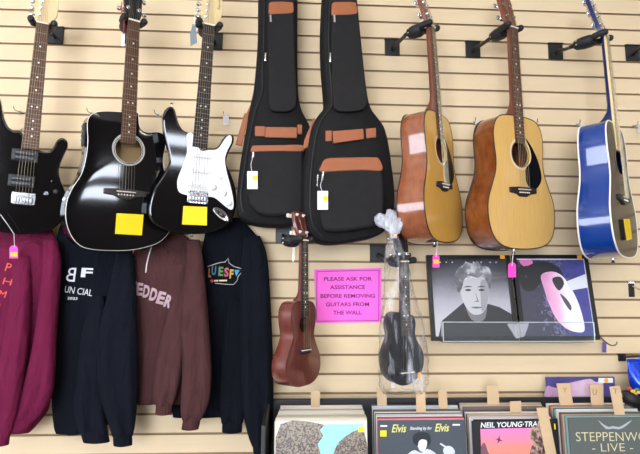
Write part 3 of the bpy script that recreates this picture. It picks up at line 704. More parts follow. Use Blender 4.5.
def clear(name, tint=(255, 255, 255), refl=.12, rough=.02, haze=0, gain=1.0, hazec=(235, 238, 245), bump=0):
    m = bpy.data.materials.new(name); m.use_nodes = True; n = m.node_tree.nodes; L = m.node_tree.links
    n.remove(n['Principled BSDF']); out = n['Material Output']
    tr = n.new('ShaderNodeBsdfTransparent'); tr.inputs[0].default_value = lin(tint); gl = n.new('ShaderNodeBsdfGlossy'); gl.inputs['Roughness'].default_value = rough
    lw = n.new('ShaderNodeLayerWeight'); lw.inputs[0].default_value = refl; mx = n.new('ShaderNodeMixShader')
    gm = n.new('ShaderNodeMath'); gm.operation = 'MULTIPLY'; gm.inputs[1].default_value = gain; L.new(lw.outputs['Fresnel'], gm.inputs[0]); L.new(gm.outputs[0], mx.inputs[0]); L.new(tr.outputs[0], mx.inputs[1]); L.new(gl.outputs[0], mx.inputs[2]); last = mx
    if bump:
        tc = n.new('ShaderNodeTexCoord'); tx = n.new('ShaderNodeTexNoise'); tx.inputs['Scale'].default_value = 28; tx.inputs['Detail'].default_value = 5; L.new(tc.outputs['Object'], tx.inputs['Vector'])
        bu = n.new('ShaderNodeBump'); bu.inputs['Strength'].default_value = bump; bu.inputs['Distance'].default_value = .02; L.new(tx.outputs[0], bu.inputs['Height'])
        L.new(bu.outputs[0], gl.inputs['Normal']); L.new(bu.outputs[0], lw.inputs['Normal'])
    if haze:
        df = n.new('ShaderNodeBsdfDiffuse'); df.inputs[0].default_value = lin(hazec); m2 = n.new('ShaderNodeMixShader'); m2.inputs[0].default_value = haze
        if bump:
            t3 = n.new('ShaderNodeTexCoord'); mp = n.new('ShaderNodeMapping'); mp.inputs['Scale'].default_value = (1, 1, .22); mp.inputs['Rotation'].default_value = (0, .2, 0); L.new(t3.outputs['Object'], mp.inputs[0])
            nz = n.new('ShaderNodeTexNoise'); nz.inputs['Scale'].default_value = 45; nz.inputs['Detail'].default_value = 4; L.new(mp.outputs[0], nz.inputs['Vector'])
            mr = n.new('ShaderNodeMapRange'); mr.inputs[1].default_value = .52; mr.inputs[2].default_value = .72; mr.inputs[3].default_value = haze; mr.inputs[4].default_value = min(.8, haze + .35); L.new(nz.outputs[0], mr.inputs[0]); L.new(mr.outputs[0], m2.inputs[0])
        L.new(last.outputs[0], m2.inputs[1]); L.new(df.outputs[0], m2.inputs[2]); last = m2
    L.new(last.outputs[0], out.inputs[0]); return m
GLAZE = clear('picture_glazing', refl=.06)
ACRYL = clear('clear_acrylic', (250, 252, 252), .05, .03, haze=.02)
BAGF = clear('clear_plastic_film', refl=.10, rough=.16, haze=.02, bump=1.0, gain=.4)

def flat(t, nm, pts, y, m, sm=0):
    if sm: pts = [(p.x, p.y) for p in smooth([Vector(p) for p in pts], sm)]
    q = MB(); q.prism(pts, y, y + .0004); return q.build(nm, m, t)
def ramp2(name, cols, axis='Z', noise=0, nscale=10, rough=.5, lohi=(0, .35), thresh=None):
    """printed paper: a run of ink colours along one axis of the sheet, broken up by noise"""
    m = bpy.data.materials.new(name); m.use_nodes = True; n = m.node_tree.nodes; L = m.node_tree.links; b = n['Principled BSDF']; b.inputs['Roughness'].default_value = rough
    tc = n.new('ShaderNodeTexCoord'); sp = n.new('ShaderNodeSeparateXYZ'); L.new(tc.outputs['Object'], sp.inputs[0])
    mr = n.new('ShaderNodeMapRange'); mr.inputs[1].default_value, mr.inputs[2].default_value = lohi; L.new(sp.outputs[axis], mr.inputs[0]); v = mr.outputs[0]
    if noise:
        tx = n.new('ShaderNodeTexNoise'); tx.inputs['Scale'].default_value = nscale; tx.inputs['Detail'].default_value = 8; tx.inputs['Roughness'].default_value = .65; L.new(tc.outputs['Object'], tx.inputs['Vector'])
        ma = n.new('ShaderNodeMath'); ma.operation = 'MULTIPLY_ADD'; ma.inputs[1].default_value = noise; L.new(tx.outputs[0], ma.inputs[0])
        su = n.new('ShaderNodeMath'); su.operation = 'SUBTRACT'; su.inputs[1].default_value = noise * .5; L.new(v, su.inputs[0]); L.new(su.outputs[0], ma.inputs[2]); v = ma.outputs[0]
    r = n.new('ShaderNodeValToRGB'); L.new(v, r.inputs[0]); cr = r.color_ramp
    while len(cr.elements) < len(cols): cr.elements.new(.5)
    for e, (p, c) in zip(cr.elements, cols): e.position = p; e.color = lin(c)
    L.new(r.outputs[0], b.inputs['Base Color']); return m
def grey(v): return mat('print_grey_%d' % v, (v, v, v + 3), .5)
def paint_portrait(t, w, z0, z1):
    H = z1 - z0; X = lambda u: -w + 2 * w * u; Z = lambda v: z1 - H * v
    S = lambda pts: [(X(u), Z(v)) for u, v in pts]
    q = MB(); q.box((0, .0105, (z0 + z1) / 2), (2 * w, .003, H)); pr = q.build('printed_sheet', ramp2('grey_backdrop_print', [(0, (210, 208, 212)), (.45, (168, 166, 174)), (.75, (92, 92, 100)), (1, (38, 38, 44))], 'Z', .35, 5, lohi=(z0, z1)), t)
    flat(pr, 'printed_coat', S([(.04, 1), (.1, .8), (.28, .66), (.42, .55), (.55, .7), (.68, .58), (.85, .63), (1, .72), (1, 1)]), .0088, grey(52))
    flat(pr, 'printed_neck', S([(.42, .5), (.45, .75), (.55, .82), (.66, .76), (.68, .5)]), .0086, grey(120), 3)
    flat(pr, 'printed_face', S([(.36, .28), (.365, .44), (.4, .59), (.47, .70), (.54, .73), (.63, .70), (.71, .57), (.74, .41), (.73, .27), (.55, .2)]), .0083, grey(186), 4)
    flat(pr, 'printed_face_shade', S([(.64, .3), (.62, .5), (.62, .69), (.70, .58), (.74, .41), (.73, .28)]), .008, grey(150), 3)
    flat(pr, 'printed_hair', S([(.33, .44), (.3, .25), (.36, .12), (.42, .085), (.47, .04), (.55, .06), (.62, .03), (.68, .09), (.76, .11), (.79, .22), (.75, .4), (.72, .3), (.66, .22), (.6, .25), (.5, .22), (.42, .28), (.39, .38)]), .0078, ramp2('hair_print', [(.25, (44, 44, 48)), (.6, (120, 120, 124)), (.8, (200, 200, 204))], 'Z', 1.2, 30, lohi=(z0, z1 + .1)), 3)
    for u in (.465, .64):
        flat(pr, 'printed_eye', S([(u - .045, .41), (u, .395), (u + .045, .41), (u, .425)]), .0077, grey(50), 2)
        flat(pr, 'printed_brow', S([(u - .06, .375), (u, .355), (u + .06, .37), (u, .372)]), .0077, grey(64), 2)
    flat(pr, 'printed_nose', S([(.55, .42), (.57, .54), (.525, .565), (.595, .565)]), .0077, grey(128))
    flat(pr, 'printed_mouth', S([(.48, .635), (.555, .625), (.63, .635), (.555, .65)]), .0077, grey(96), 2)
    for i, u in enumerate((.12, .2, .28, .46, .56, .66, .78, .86)):
        flat(pr, 'printed_letter', S([(u, .035), (u + .018, .035), (u + .018, .05), (u, .05)]), .0077, grey(210))
def paint_abstract(t, w, z0, z1):
    H = z1 - z0; X = lambda u: -w + 2 * w * u; Z = lambda v: z1 - H * v
    S = lambda pts: [(X(u), Z(v)) for u, v in pts]
    q = MB(); q.box((0, .0105, (z0 + z1) / 2), (2 * w, .003, H)); pr = q.build('printed_sheet', ramp2('violet_speckle_print', [(.22, (70, 68, 82)), (.44, (54, 52, 78)), (.5, (150, 148, 176)), (.56, (58, 56, 100)), (.8, (70, 70, 140))], 'X', 1.6, 60, lohi=(-w, w)), t)
    flat(pr, 'printed_dark_area', S([(.0, .18), (.12, .06), (.4, .03), (.62, .12), (.66, .3), (.5, .34), (.36, .3), (.2, .42), (.06, .4)]), .0088, grey(40), 3)
    flat(pr, 'printed_shape', S([(.34, .22), (.5, .17), (.64, .22), (.74, .36), (.82, .55), (.86, .75), (.86, .93), (.74, .95), (.6, .9), (.48, .78), (.4, .58), (.36, .4)]), .0085, ramp2('pink_white_print', [(.1, (214, 150, 190)), (.4, (236, 180, 208)), (.62, (244, 236, 244)), (1, (250, 246, 250))], 'X', .45, 16, lohi=(-w * .4, w * .75)), 4)
    flat(pr, 'printed_dark_area', S([(.5, .26), (.62, .24), (.66, .33), (.58, .42), (.52, .36)]), .0082, grey(60), 3)
    flat(pr, 'printed_dark_area', S([(.58, .46), (.66, .52), (.72, .62), (.7, .68), (.64, .6)]), .0082, grey(84), 3)
    flat(pr, 'printed_white_wedge', S([(.7, .3), (1, .2), (1, .38), (.74, .42)]), .0082, grey(226))
    flat(pr, 'printed_pink_area', S([(.04, .0), (.2, .0), (.24, .06), (.1, .1)]), .0082, mat('print_pink', (226, 120, 180), .5), 2)
    for (a, b) in (((0, 0), (1, 0)), ((1, 0), (1, 1)), ((0, 0), (0, 1))):
        u0, u1, v0, v1 = min(a[0], b[0]) - .006, max(a[0], b[0]) + .006, min(a[1], b[1]), max(a[1], b[1]) + .012
        flat(pr, 'white_edge', S([(u0, v0), (u1, v0), (u1, v1), (u0, v1)]), .0079, grey(225))
yt, yb = -.03, -.085
fa, fw_, fh_ = framed('framed record cover with a black and white portrait, left of the framed pair', *lean((428, 255.2), (512.4, 254.8), (518.5, 340.2), (433, 340.2), yt, yb), paint_portrait)
fb_, fw2, fh2 = framed('framed violet and pink abstract record cover, right of the framed pair', *lean((513.2, 254.8), (583, 254.6), (603.4, 340), (519.3, 340.2), yt, yb), paint_abstract)
for f_, px in ((fa, (502.4, 257)), (fb_, (579.5, 256.8))):
    P = Plane(WM[f_.name]); p = P.lo(*px); q = MB(); q.box((p.x, -.0008, p.z), (.02, .0012, .016)); q.build('price_sticker', ORG, f_)
# acrylic ledge carrying both
t = thing('acrylic_ledge', 'clear acrylic ledge holding the two framed record covers', 'display ledge', Matrix.Translation(at(516, 340, -.08)))
a, b = at(443, 340.5, -.12), at(594, 340.5, -.12); zb = at(516, 340.4, -.085).z - .001
zt = at(443, 322, -.12).z
q = MB()
for A, B in (((a.x, -.125, zb), (b.x, -.12, zt)), ((a.x, -.125, zb - .004), (b.x, .0005, zb))):
    q.box([(u + v) / 2 for u, v in zip(A, B)], [abs(v - u) for u, v in zip(A, B)])
q.box((a.x, -.109, (zb + zt) / 2), (.004, .03, zt - zb)); q.box((b.x, -.109, (zb + zt) / 2), (.004, .03, zt - zb))
q.build('tray', ACRYL, t, world=True)
q = MB()
for A, B in (((a.x, zb), (b.x, zb)), ((a.x, zt), (b.x, zt)), ((a.x, zb), (a.x, zt)), ((b.x, zb), (b.x, zt))): q.tube([(A[0], -.1255, A[1]), (B[0], -.1255, B[1])], .0016, 6)
q.build('edge_glint', mat('acrylic_edge_glint', (206, 214, 214), .2), t, world=True)  # pale rods added; their colour imitates light caught along the acrylic edges
q = MB(); mx_ = (a.x + b.x) / 2
q.rings([[(mx_ - .05, -.1262, zt - .006), (mx_ + .04, -.1262, zt - .004), (mx_ + .02, -.1262, zb + .02), (mx_ - .015, -.1262, zb + .012)], [(mx_ - .05, -.1255, zt - .006), (mx_ + .04, -.1255, zt - .004), (mx_ + .02, -.1255, zb + .02), (mx_ - .015, -.1255, zb + .012)]])
q.build('brochure_pocket', clear('clear_pocket', refl=.1, haze=.25), t, world=True)

# ------------------------------------------------------------------ bagged ukulele's bag
def px_loft(q, rows, n=28, fold=0, freq=7, ph=0, step=5, pw=1.0):
    """rows: (y, xl, xr, depth plane, half depth) down the photograph; gives rounded cross sections"""
    P = smooth([Vector((r[0], r[1], r[2])) for r in rows], step, False); Q = smooth([Vector((r[3], r[4], r[0])) for r in rows], step, False)
    rs = []; N = len(P)
    for i, (p, s) in enumerate(zip(P, Q)):
        a, b = at(p.y, p.x, s.x), at(p.z, p.x, s.x); c = (a + b) / 2; hw = max(.002, abs(b.x - a.x) / 2); hd = max(.002, s.y)
        r = []
        for k in range(n):
            u = 2 * PI * k / n; cu, su = math.cos(u), math.sin(u)
            x = c.x + hw * math.copysign(abs(cu) ** pw, cu); y = c.y + hd * math.copysign(abs(su) ** .9, su)
            f = i / N
            if fold:
                y += fold * abs(su) * (math.sin(freq * (x - c.x) / .1 + ph + 1.6 * math.sin(4 * f + ph)) + .45 * math.sin(2.3 * freq * (x - c.x) / .1 + 2 * ph + 5 * f)) * (.35 + .65 * f)
            r.append((x, y, c.z + (a.z - b.z) * 0))
        rs.append(r)
    q.rings(rs); return q
yb_ = -.315
t = thing('plastic_bag', 'clear plastic bag knotted over the black ukulele', 'plastic bag', Matrix.Translation(at(404, 392, yb_)))
q = MB(); px_loft(q, [(235, 390.5, 396.5, yb_, .012), (245, 386, 401, yb_, .03), (258, 384.5, 406, yb_, .045), (275, 385, 410, yb_, .055), (300, 383, 416, yb_, .06), (330, 380, 424, yb_, .065), (360, 378.5, 428, yb_, .065), (380, 379, 428, yb_, .065), (390, 381, 425, yb_, .06), (393, 384, 420, yb_, .03)], 30, .008, 9, .5, 4)
q.crumple(.0032); q.build('bag_film', BAGF, t, world=True, sharp=180)
q = MB()
BAGW = clear('gathered_plastic', refl=.12, rough=.12, haze=.3, bump=1)
for pts, rr_ in (([(393.5, 236), (390, 228), (384, 222), (378, 219.5), (374.5, 219)], [.006, .016, .024, .022, .006]), ([(393.5, 236), (393.5, 226), (391, 216), (388.5, 209.5)], [.006, .018, .022, .005]), ([(394, 236), (397, 228), (399, 221), (398.5, 215)], [.006, .015, .016, .004])):
    q.tube(smooth([at(a, b, yb_) for a, b in pts], 4, False), [x for x in [v.x for v in smooth([Vector((r, 0)) for r in rr_], 4, False)]], 14, flat=.6)
q.crumple(.0032); q.build('knotted_end', BAGW, t, world=True, sharp=25)
q = MB(); q.cyl(at(391, 236, yb_), at(396.5, 236, yb_), .008, n=10); q.build('tie', mat('peach_tie', (236, 190, 160), .6), t, world=True)
s_ = PU2.lo(419, 375)
q = MB(); q.prism([(p.x, p.y) for p in [Vector((s_.x + .011 * math.cos(k * PI / 4) * (1 if k % 2 else .8), s_.z + .012 * math.sin(k * PI / 4))) for k in range(8)]], -.004, -.0025); q.build('price_sticker', ORG, u2)

# ------------------------------------------------------------------ sweatshirts
def cloth(name, rgb):
    m = mat(name, rgb, .95, bump=.5, bscale=330, var=.18, vscale=9, spec=.1)
    n = m.node_tree.nodes; L = m.node_tree.links; fine = [x for x in n if x.type == 'BUMP'][0]
    tc = n.new('ShaderNodeTexCoord'); mp = n.new('ShaderNodeMapping'); mp.inputs['Scale'].default_value = (1, 1, .35); L.new(tc.outputs['Object'], mp.inputs[0])
    tx = n.new('ShaderNodeTexNoise'); tx.inputs['Scale'].default_value = 22; tx.inputs['Detail'].default_value = 2; tx.inputs['Distortion'].default_value = .8; L.new(mp.outputs[0], tx.inputs['Vector'])
    b = n.new('ShaderNodeBump'); b.inputs['Strength'].default_value = .55; b.inputs['Distance'].default_value = .03; L.new(tx.outputs[0], b.inputs['Height']); L.new(b.outputs[0], fine.inputs['Normal'])
    return m
MAROON = cloth('maroon_fleece', (108, 30, 62)); NAVY = cloth('navy_fleece', (19, 22, 30)); MAUVE = cloth('mauve_fleece', (76, 48, 48)); INK = cloth('blue_black_fleece', (17, 20, 27))
def shirt(label, m, base, parts):
    t = thing('sweatshirt', label, 'sweatshirt', Matrix.Translation(at(*base)), 'sweatshirts hanging under the guitars'); bv = {}
    for nm, rows, fold, fr, ph in parts:
        q = MB(); px_loft(q, rows, 40, fold, fr, ph, 6, .8)
        bv.setdefault(nm, BVHTree.FromBMesh(q.bm)); o = q.build(nm, m, t, world=True, sharp=75)
        if nm == 'sleeve':
            (y, xl, xr, Y, hd) = rows[-1]; (y2, xl2, xr2, Y2, hd2) = rows[-2]
            q = MB(); n = 36; rs = []
            d = Vector(((xl + xr - xl2 - xr2) / 2, y - y2)); d = d / max(abs(d.y), 1)
            for k, (dy, wd) in enumerate(((-3, .98), (-.5, .9), (4, .92), (9, .9), (9.2, .7))):
                a, b = at((xl + xr) / 2 + d.x * dy - (xr - xl) / 2 * wd, y + dy, Y), at((xl + xr) / 2 + d.x * dy + (xr - xl) / 2 * wd, y + dy, Y); c = (a + b) / 2; hw = (b.x - a.x) / 2
                rs.append([(c.x + hw * math.cos(2 * PI * j / n) * (1 + .03 * (j % 2)), c.y + (hd + .002) * math.sin(2 * PI * j / n) * (1 + .05 * (j % 2)), c.z) for j in range(n)])
            q.rings(rs); cf = q.build('cuff', m, None); cf.data.transform(WM[t.name].inverted()); cf.parent = o
    return t, bv
T1, bv1 = shirt('maroon sweatshirt with orange red lettering, leftmost of the four', MAROON, (20, 433, -.1), [
    ('torso', [(222, -8, 48, -.024, .02), (234, -14, 54, -.05, .026), (250, -20, 57, -.105, .034), (275, -23, 58, -.115, .038), (320, -25, 55, -.115, .04), (360, -24, 53, -.115, .04), (390, -20, 51, -.115, .038), (410, -16, 48, -.115, .036), (426, -12, 36, -.115, .03), (433, -10, 29, -.115, .024)], .008, 5, .3),
    ('sleeve', [(240, 44, 57, -.11, .016), (262, 44, 61, -.14, .028), (300, 40, 58.5, -.155, .034), (340, 35, 56, -.165, .036), (375, 27, 54.5, -.17, .034), (398, 20, 51, -.165, .032), (415, 14, 41, -.16, .028), (422, 11, 34, -.16, .024)], .007, 7, 1.2),
    ('sleeve', [(256, 15, 30, -.15, .014), (290, 12, 31, -.17, .028), (330, 7, 29, -.185, .034), (370, 0, 25, -.195, .036), (405, -6, 19, -.195, .03), (428, -6, 13, -.19, .024), (436, -5, 10, -.19, .02)], .005, 8, 2.2)])
T2, bv2 = shirt('navy sweatshirt with white letters BF, second from the left', NAVY, (76, 433, -.06), [
    ('torso', [(222, 62, 118, -.022, .022), (236, 57, 122, -.03, .02), (262, 54, 122, -.048, .03), (300, 53, 122, -.055, .034), (350, 53, 120, -.055, .034), (400, 52, 116, -.055, .034), (425, 54, 108, -.055, .03), (433.5, 56, 98, -.055, .022)], .008, 6, .8),
    ('sleeve', [(296, 92, 104, -.1, .01), (318, 86, 106, -.115, .022), (345, 81, 106, -.125, .028), (375, 77.5, 105, -.13, .03), (402, 74.5, 105, -.13, .03), (420, 76, 106, -.13, .028), (433, 80, 108.5, -.13, .022)], .007, 8, 2.0),
    ('sleeve', [(248, 117.5, 132, -.1, .014), (264, 115, 134.5, -.135, .028), (290, 109.5, 136, -.16, .034), (315, 103, 137, -.17, .036), (345, 99, 138, -.175, .036), (375, 98, 138, -.175, .036), (402, 102, 137, -.175, .034), (424, 109, 135, -.17, .03), (436, 112.5, 132.5, -.17, .024)], .008, 7, .2)])
T3, bv3 = shirt('mauve brown sweatshirt with arched pale lettering, second from the right', MAUVE, (160, 404, -.06), [
    ('torso', [(222, 144, 168, -.022, .018), (238, 138, 188, -.035, .02), (250, 134, 196, -.05, .026), (266, 132, 199, -.09, .034), (290, 131, 200, -.1, .034), (330, 132, 202, -.1, .034), (370, 133, 201, -.1, .034), (395, 135, 194, -.1, .03), (404, 137, 184, -.098, .024)], .009, 6, 2.5),
    ('sleeve', [(296, 172, 190, -.14, .012), (325, 165, 190, -.155, .024), (352, 158, 186, -.16, .03), (376, 154.5, 181.5, -.165, .03), (395, 153, 177, -.165, .028), (405, 155.5, 173, -.165, .024)], .006, 8, .4),
    ('sleeve', [(240, 187, 200, -.09, .016), (262, 186.5, 203.5, -.14, .026), (300, 182, 207, -.165, .032), (330, 181, 209.5, -.175, .034), (355, 182.5, 211, -.18, .034), (380, 182, 211.5, -.18, .034), (402, 181, 209, -.18, .03), (413, 181, 205, -.18, .026), (420, 182.5, 201, -.178, .022)], .007, 7, 1.7)])
T4, bv4 = shirt('blue black sweatshirt with a colourful chest emblem, rightmost of the four', INK, (200, 415, -.05), [
    ('torso', [(218, 210, 240, -.02, .018), (230, 206, 252, -.025, .02), (244, 203, 262, -.028, .02), (262, 200, 264, -.03, .02), (284, 190, 264, -.034, .022), (330, 186, 262, -.038, .024), (380, 176, 258, -.036, .022), (405, 172, 250, -.034, .022), (417, 173, 238, -.034, .018)], .006, 6, .9),
    ('sleeve', [(300, 228, 244, -.07, .01), (325, 224.5, 246, -.085, .022), (360, 222, 246, -.095, .028), (395, 220, 246, -.1, .028), (414, 220.5, 244.5, -.1, .026), (423, 221.5, 243, -.1, .022)], .006, 8, 2.2),
    ('sleeve', [(236, 244, 260, -.06, .016), (256, 242, 267, -.09, .028), (300, 240, 270.5, -.115, .034), (345, 240, 272.5, -.125, .036), (385, 240.5, 273.5, -.125, .036), (415, 243.5, 273, -.125, .032), (435, 248, 272, -.125, .028), (446, 252, 270.5, -.125, .024)], .008, 7, .6)])
def onshirt(t, bv, s, m, cx, cy, w, h, roll=0, nm='lettering', mirror=False, bold=.02, Y=-.1, key='torso', scalex=1):
    p = at(cx, cy, Y); wd = abs(at(cx + w / 2, cy, Y).x - at(cx - w / 2, cy, Y).x); hd = abs(at(cx, cy - h / 2, Y).z - at(cx, cy + h / 2, Y).z)
    W = upright(p, roll=roll)
    if mirror: W = W @ Matrix.Scale(-1, 4, (1, 0, 0))
    return text(nm, s, m, t, W, wd, hd, bold=bold, drape=bv[key], lift=.002)
WHT = mat('white_print_ink', (226, 226, 230), .7); ORR = mat('orange_red_ink', (226, 82, 62), .7); PALE = mat('pale_pink_ink', (178, 150, 156), .8)
onshirt(T2, bv2, 'B', WHT, 69.6, 274.5, 9, 14, -2, mirror=True, bold=.0)
onshirt(T2, bv2, 'F', WHT, 85.5, 272.5, 12, 9.5, -2, bold=.03)
onshirt(T2, bv2, 'UN CIAL', WHT, 77.5, 291, 28, 6.6, -8, bold=.0)
onshirt(T2, bv2, '2023', WHT, 71.6, 298.4, 10, 2.6, -2)
for i, (s, x, y, w_, h_) in enumerate((('P', 10, 267.5, 5, 8), ('H', 9.4, 281.6, 8, 6.5), ('M', 5, 294, 6.5, 6.5), ('D', 1, 305.5, 3.5, 6))):
    onshirt(T1, bv1, s, ORR, x, y, w_, h_, -12, bold=0, Y=-.14)
for i, (s, x, y, r) in enumerate((('V', 134, 287.5, -2), ('E', 140.6, 289.2, -4), ('D', 148, 291.5, -8), ('D', 155.4, 294.6, -12), ('E', 162.6, 297.8, -14), ('R', 169.8, 301.4, -18))):
    onshirt(T3, bv3, s, PALE, x, y, 7, 12.6, r, Y=-.11, bold=.045)
cols = [(190, 110, 50), (50, 110, 140), (90, 130, 80), (186, 84, 96), (190, 160, 70)]
for i, (s, x, y, w_) in enumerate((('L', 208.6, 272.5, 3), ('U', 212.6, 270.2, 4.6), ('E', 219.8, 271, 4.8), ('S', 225.4, 271.8, 4.6), ('F', 230.6, 273.6, 4))):
    onshirt(T4, bv4, s, mat('emblem_ink_%d' % i, cols[i], .7), x, y, w_, 9.4, -2, 'emblem_letter', bold=.04, Y=-.09)
def draped(t, bv, nm, pts, m, lift=.002, key='torso', line=None):
    v = []
    for a, b in pts:
        p = at(a, b, -.09); h_ = bv[key].ray_cast(Vector((p.x, -1.2, p.z)), Vector((0, 1, 0)))
        v.append(Vector((p.x, (h_[0].y if h_[0] else -.09) - lift, p.z)))
    q = MB()
    if line: q.tube(v, line, 6)
    else: q.rings([v, [x + Vector((0, .001, 0)) for x in v]])
    return q.build(nm, m, t, world=True)
draped(T4, bv4, 'emblem_outline', [(206, 266), (214, 263.5), (219, 262), (224, 261.5), (227, 257.4), (228, 262.6), (233, 266), (242, 268.6), (241, 272), (237.4, 276), (236.4, 280.5), (232.6, 284.5), (224, 284), (214, 283)], mat('emblem_outline_ink', (190, 186, 176), .7), line=.0016)
draped(T4, bv4, 'emblem_flag', [(233.4, 269.5), (239, 269.6), (235.4, 276)], mat('emblem_blue_ink', (70, 150, 196), .7))
draped(T4, bv4, 'emblem_bar', [(213, 279.8), (226, 279.4), (226, 281), (213, 281.4)], mat('emblem_cream_ink', (220, 200, 160), .7))
draped(T4, bv4, 'emblem_star', [(208.6, 280.5), (211, 278.6), (212.8, 280.6), (211, 282.8)], mat('emblem_red_ink', (190, 60, 60), .7))
draped(T3, bv3, 'drawstring', [(150.6, 247), (149.8, 255), (149.2, 264), (148.6, 273)], THREAD, .004, line=.0024)
draped(T3, bv3, 'neck_rib', [(133.5, 262), (138, 252), (146, 246), (154, 241), (162, 237)], MAUVE, .003, line=.007)
draped(T3, bv3, 'neck_seam', [(160, 243), (163, 248), (168, 253)], MAUVE, .002, line=.0025)

# ------------------------------------------------------------------ record bins
CARDB = mat('tan_cardboard', (206, 176, 138), .8, var=.05)
BINM = mat('black_bin_laminate', (24, 24, 28), .5)
zt_ = at(300, 399.5, -.1).z
xL, xR = at(268, 420, -.3).x, at(700, 420, -.2).x
t = thing('record_bin', 'long black record bin standing against the slatwall below the ukuleles', 'record bin', Matrix.Translation((xL, -.3, 0)))
def bx(nm, a, b, m=BINM, bev=.003):
    q = MB(); q.box([(u + v) / 2 for u, v in zip(a, b)], [abs(v - u) for u, v in zip(a, b)]); return q.build(nm, m, t, bev=bev, world=True)
zf = .715
bx('back_panel', (xL, -.095, zf), (xR, -.075, zt_)); bx('bottom_panel', (xL, -.47, zf - .02), (xR, -.075, zf)); bx('front_panel', (xL, -.49, zf - .02), (xR, -.47, zf + .16))
bx('side_panel', (xL - .014, -.49, 0), (xL, -.075, zt_ - .005)); bx('side_panel', (xR, -.49, 0), (xR + .014, -.075, zt_ - .005)); bx('plinth', (xL, -.46, 0), (xR, -.075, .08))
XB = []
bins = [dict(f=(274.6, 367, 421.2, -.405), b=(280.5, 362, 406.2, -.125)), dict(f=(378, 464.6, 420.4, -.30), b=(371, 456.5, 405.2, -.125)),
        dict(f=(471.5, 553.5, 421, -.27), b=(459, 540.5, 403, -.125)), dict(f=(567.5, 662, 417.6, -.34), b=(545.5, 630, 403.6, -.125))]
PAL = [[(226, 216, 196), (236, 230, 214), (200, 186, 160), (228, 224, 214), (212, 204, 170), (180, 172, 158), (238, 234, 226)],
       [(222, 222, 222), (60, 56, 60), (236, 226, 204), (150, 60, 60), (188, 196, 202), (228, 220, 208), (96, 88, 84)],
       [(70, 66, 72), (200, 196, 200), (168, 150, 120), (228, 226, 222), (110, 88, 72), (190, 176, 170), (46, 44, 50)],
       [(150, 168, 164), (196, 176, 150), (88, 84, 84), (210, 206, 200), (60, 130, 130), (170, 110, 96), (230, 220, 206)]]
CN = ['first record bin from the left', 'second record bin from the left', 'third record bin from the left', 'rightmost record bin']
FRONT = []
for bi, B in enumerate(bins):
    n = (17, 13, 12, 15)[bi]; w = .313
    fx0, fx1, fy, fY = B['f']; bx0, bx1, by, bY = B['b']
    if bi == 3: w = .315
    for k in range(n):
        if bi == 2 and k == n - 2: continue
        f = k / (n - 1); Y = bY + (fY - bY) * f
        a, b = at(bx0, by, bY), at(fx0, fy, fY)
        x0 = a.x + (b.x - a.x) * f + random.uniform(-.0015, .0015) * (k < n - 1); zt2 = a.z + (b.z - a.z) * f + random.uniform(-.004, .004) * (k < n - 1)
        a2, b2 = at(bx1, by, bY), at(fx1, fy, fY); ww = (a2.x - a.x) + ((b2.x - b.x) - (a2.x - a.x)) * f
        if bi == 3: ww = .312
        col = PAL[bi][(k * 3 + bi) % 7] if k < n - 1 else (((232, 226, 206)), (66, 74, 82), (28, 26, 30), (86, 92, 89))[bi]
        if bi == 1 and k == n - 2: col = (236, 140, 156)
        if bi == 3 and k == n - 3: col = (60, 150, 150)
        tl = R(random.uniform(4, 7)); hgt = .312
        M_ = Matrix.Translation((x0 + ww / 2, Y, zt2)) @ Matrix.Rotation(-tl if False else tl * -.6, 4, 'X')
        front = k == n - 1
        lab = ('record sleeve with a tree photograph, front of the first bin from the left', 'grey record sleeve with yellow cursive lettering, front of its bin', 'black edged record sleeve with a pink sunset picture, front of its bin', 'slate grey record sleeve with chalky cream lettering, front of the rightmost bin')[bi] if front else \
              'pink edged record sleeve just behind the grey sleeve with yellow cursive lettering' if (bi == 1 and k == n - 2) else ('record sleeve packed behind the front sleeve of the ' + CN[0], 'record sleeve packed behind the pink edged sleeve of the ' + CN[1], 'record sleeve packed behind the black front sleeves of the ' + CN[2], 'record sleeve packed behind the front sleeve of the ' + CN[3])[bi]
        mm = mat('sleeve_%d_%d_%d' % col, col, .5)
        r = thing('record_sleeve', lab, 'record', M_, 'record sleeves in the bins')
        q = MB(); q.box((0, 0, -hgt / 2), (ww, random.uniform(.0035, .006), hgt)); sl = q.build('sleeve', mm, r, bev=.0008, seg=1)
        if front: FRONT.append((r, M_, ww, hgt))

def cover(i): r, M_, ww, h = FRONT[i]; return r, M_, Plane(M_), ww, h
# tree photograph
r, M_, P, ww, h = cover(0)
def art(r, P, pts, m, y=-.0036, sm=0, nm='printed_picture'):
    L = P.xz(pts, y)
    if sm: L = [(p.x, p.y) for p in smooth([Vector(p) for p in L], sm)]
    q = MB(); q.prism(L, y, y + .0006); return q.build(nm, m, r)
def noisecol(name, c1, c2, c3, sc, rough=.35): return ramp2(name, [(.3, c1), (.5, c2), (.72, c3)], 'Z', 2.4, sc, rough, lohi=(-.6, .3))
lx = -ww / 2 + .021
q = MB(); q.box((.006, -.0034, -.0105 - .13), (ww - .036, .001, .26)); art_ = q.build('printed_picture', mat('sky_print', (150, 214, 226), .35), r)
TREE = noisecol('tree_print', (66, 54, 54), (98, 84, 80), (150, 138, 118), 170)
art(r, P, [(280.6, 424), (322, 424), (320, 430), (323, 436), (318, 444), (320, 452), (319, 470), (279.6, 470)], TREE, -.0042, 3)
art(r, P, [(364.4, 432), (356, 430.5), (349, 434), (341, 440), (336, 447), (333, 456), (332, 470), (366, 470)], TREE, -.0042, 3)
art(r, P, rect(358.4, 426.6, 364.4, 432), YSTICK, -.005, nm='price_sticker')
